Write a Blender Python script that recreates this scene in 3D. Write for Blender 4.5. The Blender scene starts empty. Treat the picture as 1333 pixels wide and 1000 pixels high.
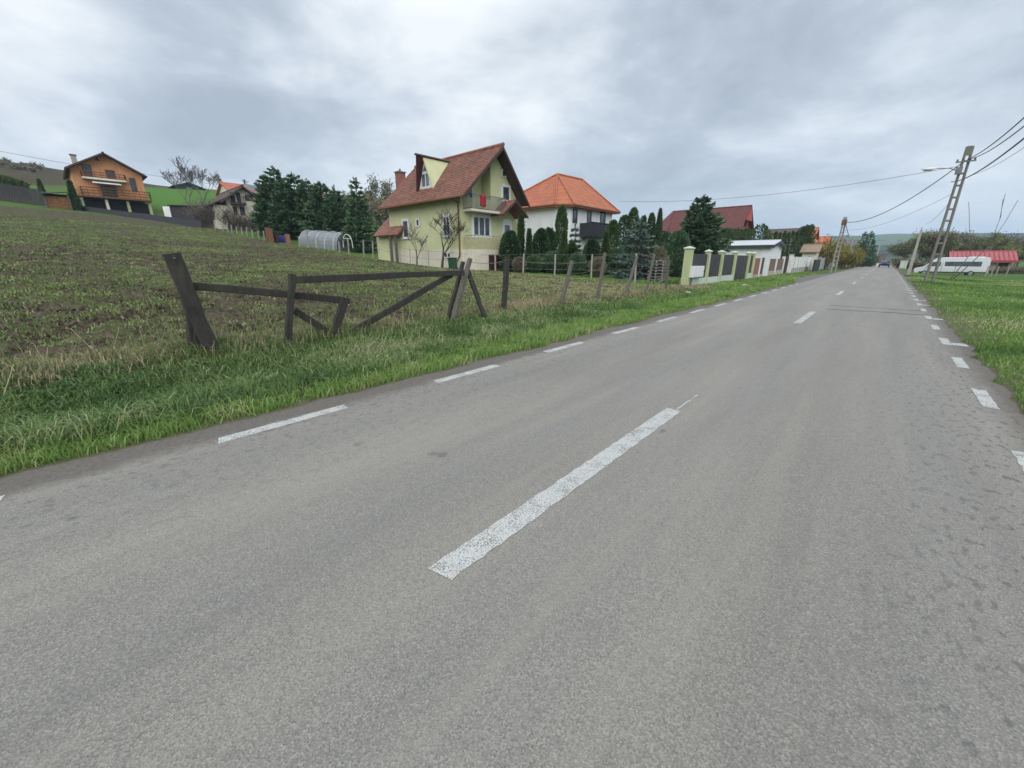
import bpy, math, random
import numpy as np
from mathutils import Vector, noise as mnoise
sc = bpy.context.scene
COL = sc.collection
R = math.radians
rnd = random.Random(7)

# ------------------------------------------------------------------ camera model (used to read real positions off the survey)
FPX, TILT, YAW, CAMH = 515.0, R(17.5), R(42.2), 1.65
def ray(px, py):
    x = px - 666.5; v = 500 - py
    F = FPX*math.cos(TILT) + v*math.sin(TILT); U = -FPX*math.sin(TILT) + v*math.cos(TILT)
    c, s = math.cos(YAW), math.sin(YAW)
    return (c*x - s*F, s*x + c*F, U)
def onX(px, py, X):
    d = ray(px, py); k = X/d[0]; return Vector((X, d[1]*k, CAMH + d[2]*k))
def onY(px, py, Y):
    d = ray(px, py); k = Y/d[1]; return Vector((d[0]*k, Y, CAMH + d[2]*k))
def atF(px, py, F):
    x = px - 666.5; v = 500 - py
    Fp = FPX*math.cos(TILT) + v*math.sin(TILT); d = ray(px, py); k = F/Fp
    return Vector((d[0]*k, d[1]*k, CAMH + d[2]*k))

# ------------------------------------------------------------------ numpy value noise
def _hash(ix, iy, seed):
    n = (ix.astype(np.int64)*374761393 + iy.astype(np.int64)*668265263 + seed*1442695041) & 0x7fffffff
    n = ((n ^ (n >> 13))*1274126177) & 0x7fffffff
    return ((n ^ (n >> 16)) & 0xffff)/65535.0
def vnoise(x, y, seed=0):
    x = np.asarray(x, float); y = np.asarray(y, float)
    ix = np.floor(x); iy = np.floor(y); fx = x-ix; fy = y-iy
    fx = fx*fx*(3-2*fx); fy = fy*fy*(3-2*fy)
    a = _hash(ix, iy, seed); b = _hash(ix+1, iy, seed); c = _hash(ix, iy+1, seed); d = _hash(ix+1, iy+1, seed)
    return (a*(1-fx)+b*fx)*(1-fy) + (c*(1-fx)+d*fx)*fy
def fbm(x, y, seed=0, octv=4):
    s = 0; a = 1; t = 0
    for o in range(octv):
        s = s + a*vnoise(np.asarray(x)*2**o, np.asarray(y)*2**o, seed+o*17); t += a; a *= .5
    return s/t
def sstep(a, b, x):
    t = np.clip((np.asarray(x, float)-a)/(b-a), 0, 1); return t*t*(3-2*t)

# ------------------------------------------------------------------ terrain
CP = []
for y in (-80, -40, -15, 0, 8, 15): CP.append((-10, y, .27))
for y, z in ((22, .2), (28, .1), (40, 0), (60, -.05), (90, -.2), (150, -.8), (300, -2), (600, -4)): CP.append((-10, y, z))
def cp(v): CP.append(tuple(v))
cp(onX(0, 266, -86)); cp(onX(60, 271, -86)); cp(onX(120, 278, -86)); cp(onX(200, 286, -84)); cp(onX(262, 294, -76))
cp(atF(300, 303, 56)); cp(atF(350, 315, 48)); cp(atF(395, 323, 45)); cp(atF(440, 330, 41)); cp(atF(488, 338, 36))
CP += [(-22.8, 19.3, .9), (-31.6, 19.3, 1.45), (-20, 25, .62), (-11.5, 23, .25), (-15, 30, .35), (-23, 36, .4), (-35, 38, 1.2), (-20, 60, .2), (-30, 80, .8)]
CP += [(-92, 2, 8.8), (-92, 14, 8.9), (-100, 8, 9.6), (-50, -20, 4.6), (-86, -30, 7.6), (-86, -70, 7.5), (-40, -60, 3)]
cp(atF(20, 240, 105)); cp(atF(-60, 232, 110)); cp(atF(230, 246, 118)); cp(atF(190, 243, 130)); cp(atF(270, 262, 90)); cp(atF(100, 240, 130))
cp(atF(330, 288, 70)); cp(atF(330, 262, 110)); cp(atF(420, 268, 110)); cp(atF(0, 207, 190)); cp(atF(60, 218, 200)); cp(atF(-100, 200, 220))
cp(atF(480, 255, 170)); cp(atF(560, 270, 180)); cp(atF(700, 300, 180)); cp(atF(850, 320, 200)); cp(atF(320, 250, 170)); cp(atF(240, 247, 210))
CP += [(-120, 130, 10), (-60, 110, 3), (-60, 160, 3), (-200, 300, 18), (-300, 0, 42), (-300, -200, 40), (-100, 300, 6)]
_c = np.array(CP); _d = np.sqrt(((_c[:, None, :2]-_c[None, :, :2])**2).sum(-1)+4.0)
_A = np.ones((len(CP)+1,)*2); _A[:-1, :-1] = _d; _A[-1, -1] = 0
_A[:-1, :-1] -= np.eye(len(CP))*2.0
_w = np.linalg.solve(_A, np.append(_c[:, 2], 0))
def rbf(X, Y):
    X = np.asarray(X, float); Y = np.asarray(Y, float); s = np.zeros(X.shape)+_w[-1]
    for i in range(len(CP)): s = s + _w[i]*np.sqrt((X-_c[i, 0])**2+(Y-_c[i, 1])**2+4.0)
    return s
LX = np.array([-400, -10.2, -9.3, -8.4, -7.75, -7.35, -6.9, -6.3, -5.6, -5.1, -4.8, -4.5, 0, 1.3, 1.7, 2.2, 3.5, 8, 20, 60, 400], float)
LZ = np.array([.27, .27, .26, .25, .26, .22, .03, -.08, -.06, -.02, -.015, -.05, -.05, -.05, -.01, .03, 0, -.05, -.2, -.6, -2], float)
LF = np.array([0, 0, 0, .0, .0, 0, -.0, -.03, -.04, -.03, -.015, -.05, -.05, -.05, -.01, .03, 0, -.05, -.2, -.6, -2], float)
def dip(Y): return -np.clip(np.asarray(Y, float)-120, 0, 500)*.008
def terrain(X, Y):
    X = np.asarray(X, float); Y = np.asarray(Y, float)
    p = np.interp(X, LX, LZ); p2 = np.interp(X, LX, LF); k = sstep(20, 27, Y)
    z = p*(1-k)+p2*k
    w = sstep(-9.0, -11.0, X)
    if np.any(w > 0): z = z*(1-w) + w*rbf(np.maximum(X, -330), np.clip(Y, -250, 420))
    z = z + dip(Y)*(1-w)
    # swales on the right meadow
    z = z + sstep(3, 12, X)*(fbm(X*.08, Y*.08, 5, 3)-.5)*.35 - sstep(25, 60, Y)*sstep(1.8, 5, X)*.3
    r = np.hypot(X, Y)
    z = z*(1-sstep(330, 650, r)) + sstep(380, 2400, r)*(86+40*(fbm(X/700+3, Y/700, 11, 3)-.5)) + sstep(420, 800, r)*(fbm(X/260, Y/260, 21, 3)-.52)*30*(1-sstep(1900, 2500, r))
    return z
def tz(x, y): return float(terrain(np.array([x]), np.array([y]))[0])
def G(px, py):
    d = ray(px, py); o = np.array(d)/math.hypot(d[0], d[1]); t = np.concatenate([np.arange(1.5, 130, .03)])
    zz = terrain(o[0]*t, o[1]*t); h = CAMH+o[2]*t
    k = np.argmax(h < zz)
    if h[k] >= zz[k]: k = len(t)-1
    return Vector((o[0]*t[k], o[1]*t[k], float(zz[k])))

# ------------------------------------------------------------------ object helpers
def setp(o, label=None, cat=None, group=None, kind=None):
    if label: o['label'] = label
    if cat: o['category'] = cat
    if group: o['group'] = group
    if kind: o['kind'] = kind
    return o
def thing(name, label, cat, loc, group=None):
    o = bpy.data.objects.new(name, None); COL.objects.link(o); o.location = Vector(loc)
    o.empty_display_size = .2
    return setp(o, label, cat, group)
def link(name, me, mats, parent=None):
    o = bpy.data.objects.new(name, me); COL.objects.link(o)
    for m in (mats if isinstance(mats, (list, tuple)) else [mats]): me.materials.append(m)
    if parent: o.parent = parent
    return o
def origin(p):
    v = Vector((0, 0, 0))
    while p is not None: v = v+p.location; p = p.parent
    return v
def copy_tree(o, parent=None):
    c = o.copy(); COL.objects.link(c)
    if parent is not None: c.parent = parent
    for ch in list(o.children): copy_tree(ch, c)
    return c
class MB:
    def __init__(s): s.v = []; s.f = []; s.smooth = False
    def add(s, vs, fs):
        n = len(s.v); s.v += [tuple(x) for x in vs]; s.f += [tuple(n+i for i in f) for f in fs]; return s
    def box(s, a, b):
        x0, y0, z0 = (min(a[i], b[i]) for i in range(3)); x1, y1, z1 = (max(a[i], b[i]) for i in range(3))
        return s.add([(x0,y0,z0),(x1,y0,z0),(x1,y1,z0),(x0,y1,z0),(x0,y0,z1),(x1,y0,z1),(x1,y1,z1),(x0,y1,z1)],
                     [(0,3,2,1),(4,5,6,7),(0,1,5,4),(1,2,6,5),(2,3,7,6),(3,0,4,7)])
    def bevbox(s, a, b, e=.02):
        x0, y0, z0 = (min(a[i], b[i]) for i in range(3)); x1, y1, z1 = (max(a[i], b[i]) for i in range(3))
        P = [(x0+e,y0),(x1-e,y0),(x1,y0+e),(x1,y1-e),(x1-e,y1),(x0+e,y1),(x0,y1-e),(x0,y0+e)]
        return s.prism(P, z0, z1)
    def prism(s, P, z0, z1):
        n = len(P)
        return s.add([(x,y,z0) for x,y in P]+[(x,y,z1) for x,y in P],
                     [tuple(range(n-1,-1,-1)), tuple(range(n,2*n))]+[(i,(i+1)%n,n+(i+1)%n,n+i) for i in range(n)])
    def extr(s, pts, d):
        n = len(pts); d = Vector(d); p = [Vector(q) for q in pts]
        return s.add(p+[q+d for q in p], [tuple(range(n-1,-1,-1)), tuple(range(n,2*n))]+[(i,(i+1)%n,n+(i+1)%n,n+i) for i in range(n)])
    def beam(s, p0, p1, w, t, side=(1,0,0), taper=1.0):
        p0 = Vector(p0); p1 = Vector(p1); d = (p1-p0).normalized(); sd = Vector(side); sd = (sd-d*sd.dot(d)).normalized(); u = d.cross(sd)
        vs = []
        for p, k in ((p0, 1), (p1, taper)):
            for a, b in ((-1,-1),(1,-1),(1,1),(-1,1)): vs.append(p+sd*(a*t*.5*k)+u*(b*w*.5*k))
        return s.add(vs, [(3,2,1,0),(4,5,6,7),(0,1,5,4),(1,2,6,5),(2,3,7,6),(3,0,4,7)])
    def timber(s, p0, p1, w, t, side=(1,0,0), seg=7, wob=.012, rg=rnd):
        p0 = Vector(p0); p1 = Vector(p1); d = (p1-p0).normalized(); sd = Vector(side); sd = (sd-d*sd.dot(d)).normalized(); u = d.cross(sd)
        n = 8; vs = []; fs = []; c = .22
        sh = [(-1,-1+c),(-1+c,-1),(1-c,-1),(1,-1+c),(1,1-c),(1-c,1),(-1+c,1),(-1,1-c)]
        off = Vector((0,0,0))
        for i in range(seg+1):
            off = off*.7+(sd*rg.uniform(-1,1)+u*rg.uniform(-1,1))*wob
            k = 1+rg.uniform(-.07,.07)
            for a, b in sh: vs.append(p0.lerp(p1, i/seg)+off+sd*(a*t*.5*k*(1+rg.uniform(-.05,.05)))+u*(b*w*.5*k*(1+rg.uniform(-.05,.05))))
        for i in range(seg):
            for j in range(n): fs.append((i*n+j, i*n+(j+1)%n, (i+1)*n+(j+1)%n, (i+1)*n+j))
        fs += [tuple(range(n-1,-1,-1)), tuple(range(seg*n, seg*n+n))]
        return s.add(vs, fs)
    def tube(s, pts, rad, n=6, caps=True):
        pts = [Vector(p) for p in pts]; vs = []; fs = []
        if not isinstance(rad, (list, tuple)): rad = [rad]*len(pts)
        for i, p in enumerate(pts):
            d = (pts[min(i+1, len(pts)-1)]-pts[max(i-1, 0)]).normalized()
            a = d.orthogonal().normalized() if abs(d.z) > .9 else d.cross(Vector((0,0,1))).normalized()
            b = d.cross(a)
            for j in range(n):
                th = 2*math.pi*j/n; vs.append(p+a*(math.cos(th)*rad[i])+b*(math.sin(th)*rad[i]))
        for i in range(len(pts)-1):
            for j in range(n): fs.append((i*n+j, i*n+(j+1)%n, (i+1)*n+(j+1)%n, (i+1)*n+j))
        if caps: fs += [tuple(range(n-1,-1,-1)), tuple(range((len(pts)-1)*n, len(pts)*n))]
        return s.add(vs, fs)
    def lathe(s, c, prof, n=20):
        vs = []; fs = []; m = len(prof)
        for r, z in prof:
            for j in range(n):
                th = 2*math.pi*j/n; vs.append((c[0]+r*math.cos(th), c[1]+r*math.sin(th), c[2]+z))
        for i in range(m-1):
            for j in range(n): fs.append((i*n+j, i*n+(j+1)%n, (i+1)*n+(j+1)%n, (i+1)*n+j))
        fs += [tuple(range(n-1,-1,-1)), tuple(range((m-1)*n, m*n))]
        return s.add(vs, fs)
    def slab(s, pts, th):
        p = [Vector(q) for q in pts]; nrm = (p[1]-p[0]).cross(p[-1]-p[0]).normalized()
        if nrm.z < 0: p = p[::-1]; nrm = -nrm
        n = len(p)
        return s.add(p+[q-nrm*th for q in p], [tuple(range(n)), tuple(range(2*n-1, n-1, -1))]+[((i+1)%n, i, n+i, n+(i+1)%n) for i in range(n)])
    def build(s, name, mat, parent=None, label=None, smooth=False):
        o0 = origin(parent); me = bpy.data.meshes.new(name)
        me.from_pydata([(v[0]-o0[0], v[1]-o0[1], v[2]-o0[2]) for v in s.v], [], s.f)
        if smooth or s.smooth:
            me.polygons.foreach_set('use_smooth', [True]*len(me.polygons))
        me.update()
        o = link(name, me, mat, parent)
        if label: o['label'] = label
        return o
def solo(o, label, cat, group=None):
    """one-mesh thing: move the origin to its base"""
    me = o.data; n = len(me.vertices); co = np.empty(n*3); me.vertices.foreach_get('co', co); co = co.reshape(-1, 3)
    c = co.mean(0); c[2] = co[:, 2].min(); co -= c; me.vertices.foreach_set('co', co.ravel()); me.update(); o.location = c
    return setp(o, label, cat, group)
def fastmesh(name, verts, faces, mat, parent=None, attr=None, smooth=False, cattr=None):
    """verts Nx3, faces list of (array of k-gon index rows)"""
    me = bpy.data.meshes.new(name); verts = np.asarray(verts, np.float32)
    if parent is not None: verts = verts-np.array(origin(parent), np.float32)
    fl = [np.asarray(f, np.int32) for f in faces if len(f)]
    nl = sum(f.size for f in fl); nf = sum(len(f) for f in fl)
    me.vertices.add(len(verts)); me.vertices.foreach_set('co', verts.ravel())
    me.loops.add(nl); me.polygons.add(nf)
    me.loops.foreach_set('vertex_index', np.concatenate([f.ravel() for f in fl]))
    tot = np.concatenate([np.full(len(f), f.shape[1], np.int32) for f in fl]); st = np.concatenate([[0], np.cumsum(tot)[:-1]]).astype(np.int32)
    me.polygons.foreach_set('loop_start', st); me.polygons.foreach_set('loop_total', tot)
    if smooth: me.polygons.foreach_set('use_smooth', np.ones(nf, bool))
    if attr is not None:
        a = me.attributes.new('tone', 'FLOAT', 'POINT'); a.data.foreach_set('value', np.asarray(attr, np.float32))
    if cattr is not None:
        a = me.color_attributes.new('tint', 'FLOAT_COLOR', 'POINT')
        c4 = np.ones((len(verts), 4), np.float32); c4[:, :3] = cattr; a.data.foreach_set('color', c4.ravel())
    me.update(calc_edges=True); me.validate()
    return link(name, me, mat, parent)
def gridmesh(name, X, Y, Z, mat, **k):
    ny, nx = X.shape; i = np.arange(ny*nx).reshape(ny, nx)
    q = np.stack([i[:-1, :-1], i[:-1, 1:], i[1:, 1:], i[1:, :-1]], -1).reshape(-1, 4)
    return fastmesh(name, np.stack([X, Y, Z], -1).reshape(-1, 3), [q], mat, smooth=True, **k)

# ------------------------------------------------------------------ materials
class NT:
    def __init__(s, name):
        s.m = bpy.data.materials.new(name); s.m.use_nodes = True; s.t = s.m.node_tree; s.t.nodes.clear()
        s.out = s.n('ShaderNodeOutputMaterial'); s.b = s.n('ShaderNodeBsdfPrincipled'); s.l(s.b.outputs[0], s.out.inputs[0])
        s.tc = s.n('ShaderNodeTexCoord')
    def n(s, ty, **k):
        x = s.t.nodes.new(ty)
        for a, b in k.items(): setattr(x, a, b)
        return x
    def l(s, a, b): s.t.links.new(a, b)
    def val(s, sock, v):
        if hasattr(v, 'links') or isinstance(v, bpy.types.NodeSocket): s.l(v, sock)
        else: sock.default_value = v
    def noise(s, scale, detail=4, rough=.55, vec=None, dist=0):
        x = s.n('ShaderNodeTexNoise'); x.inputs['Scale'].default_value = scale; x.inputs['Detail'].default_value = detail
        x.inputs['Roughness'].default_value = rough; x.inputs['Distortion'].default_value = dist
        s.l(vec if vec is not None else s.tc.outputs['Object'], x.inputs['Vector']); return x.outputs['Fac']
    def scale(s, v, vec=None):
        x = s.n('ShaderNodeMapping'); x.inputs['Scale'].default_value = v; s.l(vec if vec is not None else s.tc.outputs['Object'], x.inputs['Vector']); return x.outputs[0]
    def ramp(s, f, stops):
        x = s.n('ShaderNodeValToRGB'); e = x.color_ramp.elements
        while len(e) < len(stops): e.new(.5)
        for k, (p, c) in zip(e, stops):
            k.position = p; k.color = (*c, 1) if len(c) == 3 else c
        s.l(f, x.inputs[0]); return x.outputs[0]
    def mr(s, f, a, b, c=0., d=1.):
        x = s.n('ShaderNodeMapRange'); s.val(x.inputs[0], f)
        for i, v in enumerate((a, b, c, d)): x.inputs[i+1].default_value = v
        return x.outputs[0]
    def math(s, op, a, b=0.):
        x = s.n('ShaderNodeMath', operation=op); s.val(x.inputs[0], a); s.val(x.inputs[1], b); return x.outputs[0]
    def mix(s, f, a, b, mode='MIX'):
        x = s.n('ShaderNodeMix', data_type='RGBA', blend_type=mode); s.val(x.inputs[0], f)
        for i, v in ((6, a), (7, b)):
            if isinstance(v, tuple): x.inputs[i].default_value = (*v, 1) if len(v) == 3 else v
            else: s.l(v, x.inputs[i])
        return x.outputs[2]
    def col(s, c): s.val(s.b.inputs['Base Color'], (*c, 1) if isinstance(c, tuple) else c)
    def bump(s, h, strength=.4, dist=.02):
        x = s.n('ShaderNodeBump'); x.inputs['Strength'].default_value = strength; x.inputs['Distance'].default_value = dist
        s.l(h, x.inputs['Height']); s.l(x.outputs[0], s.b.inputs['Normal'])
    def rough(s, v): s.val(s.b.inputs['Roughness'], v)
    def attr(s, name): x = s.n('ShaderNodeAttribute'); x.attribute_name = name; return x
def plain(name, c, c2=None, scale=3., rough=.7, bump=.25, metal=0., fine=30., stain=None):
    m = NT(name); c2 = c2 or tuple(x*.72 for x in c)
    a = m.noise(scale, 6, .6); base = m.mix(m.mr(a, .35, .68), c, c2)
    g = m.noise(fine, 3, .6); base = m.mix(m.math('MULTIPLY', m.mr(g, .35, .7), .35), base, tuple(x*.7 for x in c2))
    if stain:
        st = m.noise(1, 5, .65, m.scale((2.2, 2.2, .35))); base = m.mix(m.math('MULTIPLY', m.mr(st, .52, .72), .6), base, stain)
    m.col(base); m.rough(rough); m.b.inputs['Metallic'].default_value = metal
    if bump: m.bump(g, bump, .01)
    return m.m
def wood(name, c, c2, rough=.85, sc=(9, 9, 1.2)):
    m = NT(name); v = m.scale(sc); a = m.noise(2.5, 6, .65, v, .4); b = m.noise(14, 4, .7, v)
    base = m.mix(m.mr(a, .3, .7), c, c2); base = m.mix(m.math('MULTIPLY', m.mr(b, .5, .75), .6), base, tuple(x*.45 for x in c))
    moss = m.noise(4, 4, .6); base = m.mix(m.math('MULTIPLY', m.mr(moss, .56, .72), .35), base, (.09, .11, .05))
    m.col(base); m.rough(rough); m.bump(m.math('ADD', a, b), .7, .012); return m.m
def tiles(name, c, c2, tw=.3, th=.3, moss=(.10, .085, .06), mo=.5):
    m = NT(name); g = m.n('ShaderNodeNewGeometry'); sn = m.n('ShaderNodeSeparateXYZ'); m.l(g.outputs['True Normal'], sn.inputs[0])
    sp = m.n('ShaderNodeSeparateXYZ'); m.l(m.tc.outputs['Object'], sp.inputs[0])
    f = m.math('GREATER_THAN', m.math('ABSOLUTE', sn.outputs[0]), m.math('ABSOLUTE', sn.outputs[1]))
    h = m.math('ADD', m.math('MULTIPLY', sp.outputs[1], f), m.math('MULTIPLY', sp.outputs[0], m.math('SUBTRACT', 1., f)))
    cm = m.n('ShaderNodeCombineXYZ'); m.l(h, cm.inputs[0]); m.l(sp.outputs[2], cm.inputs[1])
    br = m.n('ShaderNodeTexBrick'); m.l(cm.outputs[0], br.inputs['Vector']); br.inputs['Scale'].default_value = 1
    br.inputs['Brick Width'].default_value = tw; br.inputs['Row Height'].default_value = th; br.inputs['Mortar Size'].default_value = .018
    br.inputs['Mortar Smooth'].default_value = .6; br.inputs['Color1'].default_value = (*c, 1); br.inputs['Color2'].default_value = (*c2, 1); br.inputs['Mortar'].default_value = tuple(x*.42 for x in c)+(1,)
    st = m.noise(1.1, 6, .65); st2 = m.noise(7, 4, .6)
    base = m.mix(m.math('MULTIPLY', m.mr(st, .45, .7), mo), br.outputs['Color'], moss)
    base = m.mix(m.math('MULTIPLY', m.mr(st2, .5, .7), .4), base, tuple(min(1, x*1.35+.02) for x in c)); m.col(base); m.rough(.8)
    saw = m.math('FRACT', m.math('DIVIDE', sp.outputs[2], th)); rn = m.math('SINE', m.math('MULTIPLY', h, 2*math.pi/tw))
    hh = m.math('ADD', m.math('MULTIPLY', m.math('SUBTRACT', 1., saw), 1.), m.math('MULTIPLY', rn, .35)); m.bump(hh, .9, .04)
    return m.m
def leaf(name, stops, rough=.6, trans=.25):
    m = NT(name); a = m.attr('tone'); c = m.ramp(a.outputs['Fac'], stops); m.col(c); m.rough(rough)
    m.b.inputs['Specular IOR Level'].default_value = .25
    tr = m.n('ShaderNodeBsdfTranslucent'); m.l(c, tr.inputs[0]); mx = m.n('ShaderNodeMixShader'); mx.inputs[0].default_value = trans
    m.l(m.b.outputs[0], mx.inputs[1]); m.l(tr.outputs[0], mx.inputs[2]); m.l(mx.outputs[0], m.out.inputs[0]); return m.m
def glass(name, c=(.03, .04, .05)):
    m = NT(name); a = m.noise(1.5, 3); m.col(m.mix(m.mr(a, .4, .6), c, tuple(x*2+.01 for x in c))); m.rough(.08); m.b.inputs['Specular IOR Level'].default_value = .6; return m.m

M = {}
M['bark'] = wood('bark', (.10, .085, .07), (.17, .15, .13)); M['bark_dark'] = wood('bark_dark', (.05, .042, .038), (.09, .078, .07))
M['twig'] = plain('twig', (.17, .145, .135), (.11, .09, .085), 6, .9, .3)
M['oldwood'] = wood('oldwood', (.022, .02, .018), (.052, .048, .042)); M['greywood'] = wood('greywood', (.16, .145, .125), (.09, .08, .07)); M['palewood'] = wood('palewood', (.36, .34, .31), (.25, .235, .21))
M['darkwood'] = wood('darkwood', (.045, .03, .024), (.075, .05, .04)); M['brownwood'] = wood('brownwood', (.14, .06, .03), (.2, .09, .045))
M['concrete'] = plain('concrete', (.44, .41, .37), (.34, .32, .29), 2.5, .9, .4, stain=(.22, .2, .18))
M['steel'] = plain('steel', (.28, .29, .3), (.2, .2, .21), 4, .5, .1, .6)
M['wire'] = plain('wire', (.2, .2, .21), (.12, .12, .13), 4, .6, .0); M['wire_rust'] = plain('wire_rust', (.22, .19, .17), (.14, .1, .08), 4, .7, 0)
M['cable'] = plain('cable', (.03, .03, .034), (.05, .05, .055), 4, .6, 0)
M['white'] = plain('white', (.80, .80, .79), (.72, .72, .71), 2, .6, .1, stain=(.5, .49, .46)); M['frame'] = plain('frame', (.8, .8, .79), (.74, .74, .73), 4, .45, .05)
M['glass'] = glass('glass'); M['glass_blue'] = glass('glass_blue', (.08, .095, .11))
M['dark'] = plain('dark', (.018, .018, .022), (.03, .03, .034), 4, .7, .1)
M['slate'] = plain('slate', (.05, .056, .063), (.034, .04, .046), 2, .8, .2, stain=(.035, .04, .042))
M['cloud_dummy'] = None
# ================================================================== camera, world, sun
cam = bpy.data.cameras.new('camera'); co_ = bpy.data.objects.new('camera', cam); COL.objects.link(co_); sc.camera = co_
cam.sensor_width = 36; cam.lens = FPX/1333*36; cam.clip_start = .05; cam.clip_end = 12000
co_.location = (0, 0, CAMH); co_.rotation_euler = (R(90)-TILT, 0, YAW)
sc.view_settings.view_transform = 'Standard'; sc.view_settings.look = 'None'; sc.view_settings.exposure = .27; sc.view_settings.gamma = 1
SUN_EL, SUN_ROT = R(34), R(138)
w = bpy.data.worlds.new('World'); sc.world = w; w.use_nodes = True; nt = w.node_tree; nt.nodes.clear()
def wn(ty, **k):
    x = nt.nodes.new(ty)
    for a, b in k.items(): setattr(x, a, b)
    return x
wl = nt.links.new
out = wn('ShaderNodeOutputWorld'); bg = wn('ShaderNodeBackground'); sky = wn('ShaderNodeTexSky', sky_type='NISHITA', sun_disc=False)
sky.sun_elevation = SUN_EL; sky.sun_rotation = SUN_ROT; wl(sky.outputs[0], bg.inputs[0]); bg.inputs[1].default_value = .08
def wmath(op, a, b=0., c=None):
    x = wn('ShaderNodeMath', operation=op)
    for i, v in enumerate((a, b) if c is None else (a, b, c)):
        if isinstance(v, (int, float)): x.inputs[i].default_value = v
        else: wl(v, x.inputs[i])
    return x.outputs[0]
tc = wn('ShaderNodeTexCoord'); sp = wn('ShaderNodeSeparateXYZ'); wl(tc.outputs['Generated'], sp.inputs[0])
zz = wmath('MAXIMUM', sp.outputs[2], 0.0); dv = wmath('ADD', zz, .22)
cx = wn('ShaderNodeCombineXYZ'); wl(wmath('DIVIDE', sp.outputs[0], dv), cx.inputs[0]); wl(wmath('DIVIDE', sp.outputs[1], dv), cx.inputs[1]); cx.inputs[2].default_value = 3.7
def wnoise(scale, det, rough, off, dist=0.):
    mp = wn('ShaderNodeMapping'); mp.inputs['Location'].default_value = off; wl(cx.outputs[0], mp.inputs[0])
    n_ = wn('ShaderNodeTexNoise'); n_.inputs['Scale'].default_value = scale; n_.inputs['Detail'].default_value = det; n_.inputs['Roughness'].default_value = rough; n_.inputs['Distortion'].default_value = dist
    wl(mp.outputs[0], n_.inputs['Vector']); return n_.outputs['Fac']
dsc = wn('ShaderNodeMapping'); dsc.inputs['Scale'].default_value = (1, 1, 2.3); dsc.inputs['Location'].default_value = (.35, .1, 1.2); wl(tc.outputs['Generated'], dsc.inputs[0])
n0_ = wn('ShaderNodeTexNoise'); n0_.inputs['Scale'].default_value = 2.3; n0_.inputs['Detail'].default_value = 8; n0_.inputs['Roughness'].default_value = .56; n0_.inputs['Distortion'].default_value = .25; wl(dsc.outputs[0], n0_.inputs['Vector']); n1 = n0_.outputs['Fac']
n2 = wnoise(1.7, 6, .58, (9.1, 2.2, 0), .3)
cl = wmath('ADD', wmath('MULTIPLY', n1, .72), wmath('MULTIPLY', n2, .28))
rp = wn('ShaderNodeValToRGB'); e = rp.color_ramp.elements
stops = [(.36, (.37, .42, .485)), (.44, (.46, .515, .585)), (.495, (.57, .625, .69)), (.55, (.69, .74, .79)), (.63, (.84, .875, .90))]
while len(e) < len(stops): e.new(.5)
for k, (p, c) in zip(e, stops): k.position = p; k.color = (*c, 1)
wl(cl, rp.inputs[0])
hz = wn('ShaderNodeMix', data_type='RGBA'); mrn = wn('ShaderNodeMapRange'); wl(sp.outputs[2], mrn.inputs[0]); mrn.inputs[1].default_value = .0; mrn.inputs[2].default_value = .15; mrn.inputs[3].default_value = .45; mrn.inputs[4].default_value = 0.
wl(mrn.outputs[0], hz.inputs[0]); wl(rp.outputs[0], hz.inputs[6]); hz.inputs[7].default_value = (.69, .75, .80, 1)
up = wn('ShaderNodeMapRange'); wl(sp.outputs[2], up.inputs[0]); up.inputs[1].default_value = .42; up.inputs[2].default_value = .85; up.inputs[3].default_value = 1.; up.inputs[4].default_value = 2.1
bg2 = wn('ShaderNodeBackground'); wl(hz.outputs[2], bg2.inputs[0]); wl(up.outputs[0], bg2.inputs[1])
ms = wn('ShaderNodeMixShader'); ms.inputs[0].default_value = .95; wl(bg.outputs[0], ms.inputs[1]); wl(bg2.outputs[0], ms.inputs[2]); wl(ms.outputs[0], out.inputs[0])
sl = bpy.data.lights.new('sun', 'SUN'); sl.energy = 1.5; sl.angle = R(50); sl.color = (1, .965, .91); so = bpy.data.objects.new('sun', sl); COL.objects.link(so)
# Nishita: rotation measured from +Y towards +X
so.rotation_euler = (R(90)-SUN_EL, 0, math.pi-SUN_ROT); so.location = (0, 0, 60)

# ================================================================== setting: ground sheet
def spaced(segs):
    a = []
    for s0, s1, st in segs: a.append(np.arange(s0, s1, st))
    return np.unique(np.round(np.concatenate(a), 4))
def geo(a, b, n): return a*(b/a)**(np.arange(1, n+1)/n)
xs = np.concatenate([-geo(100, 4200, 40)[::-1], np.arange(-100, -12, 1.5), np.arange(-12, 3, .15), np.arange(3, 60, 1.), geo(60, 4200, 45)])
ys = np.concatenate([-geo(12, 4200, 30)[::-1], np.arange(-12, 30, .4), np.arange(30, 140, 1.5), geo(140, 4200, 70)])
GX, GY = np.meshgrid(xs, ys); GZ = terrain(GX, GY)
FX0, FX1 = -84.0, -8.6      # ploughed field limits
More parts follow.
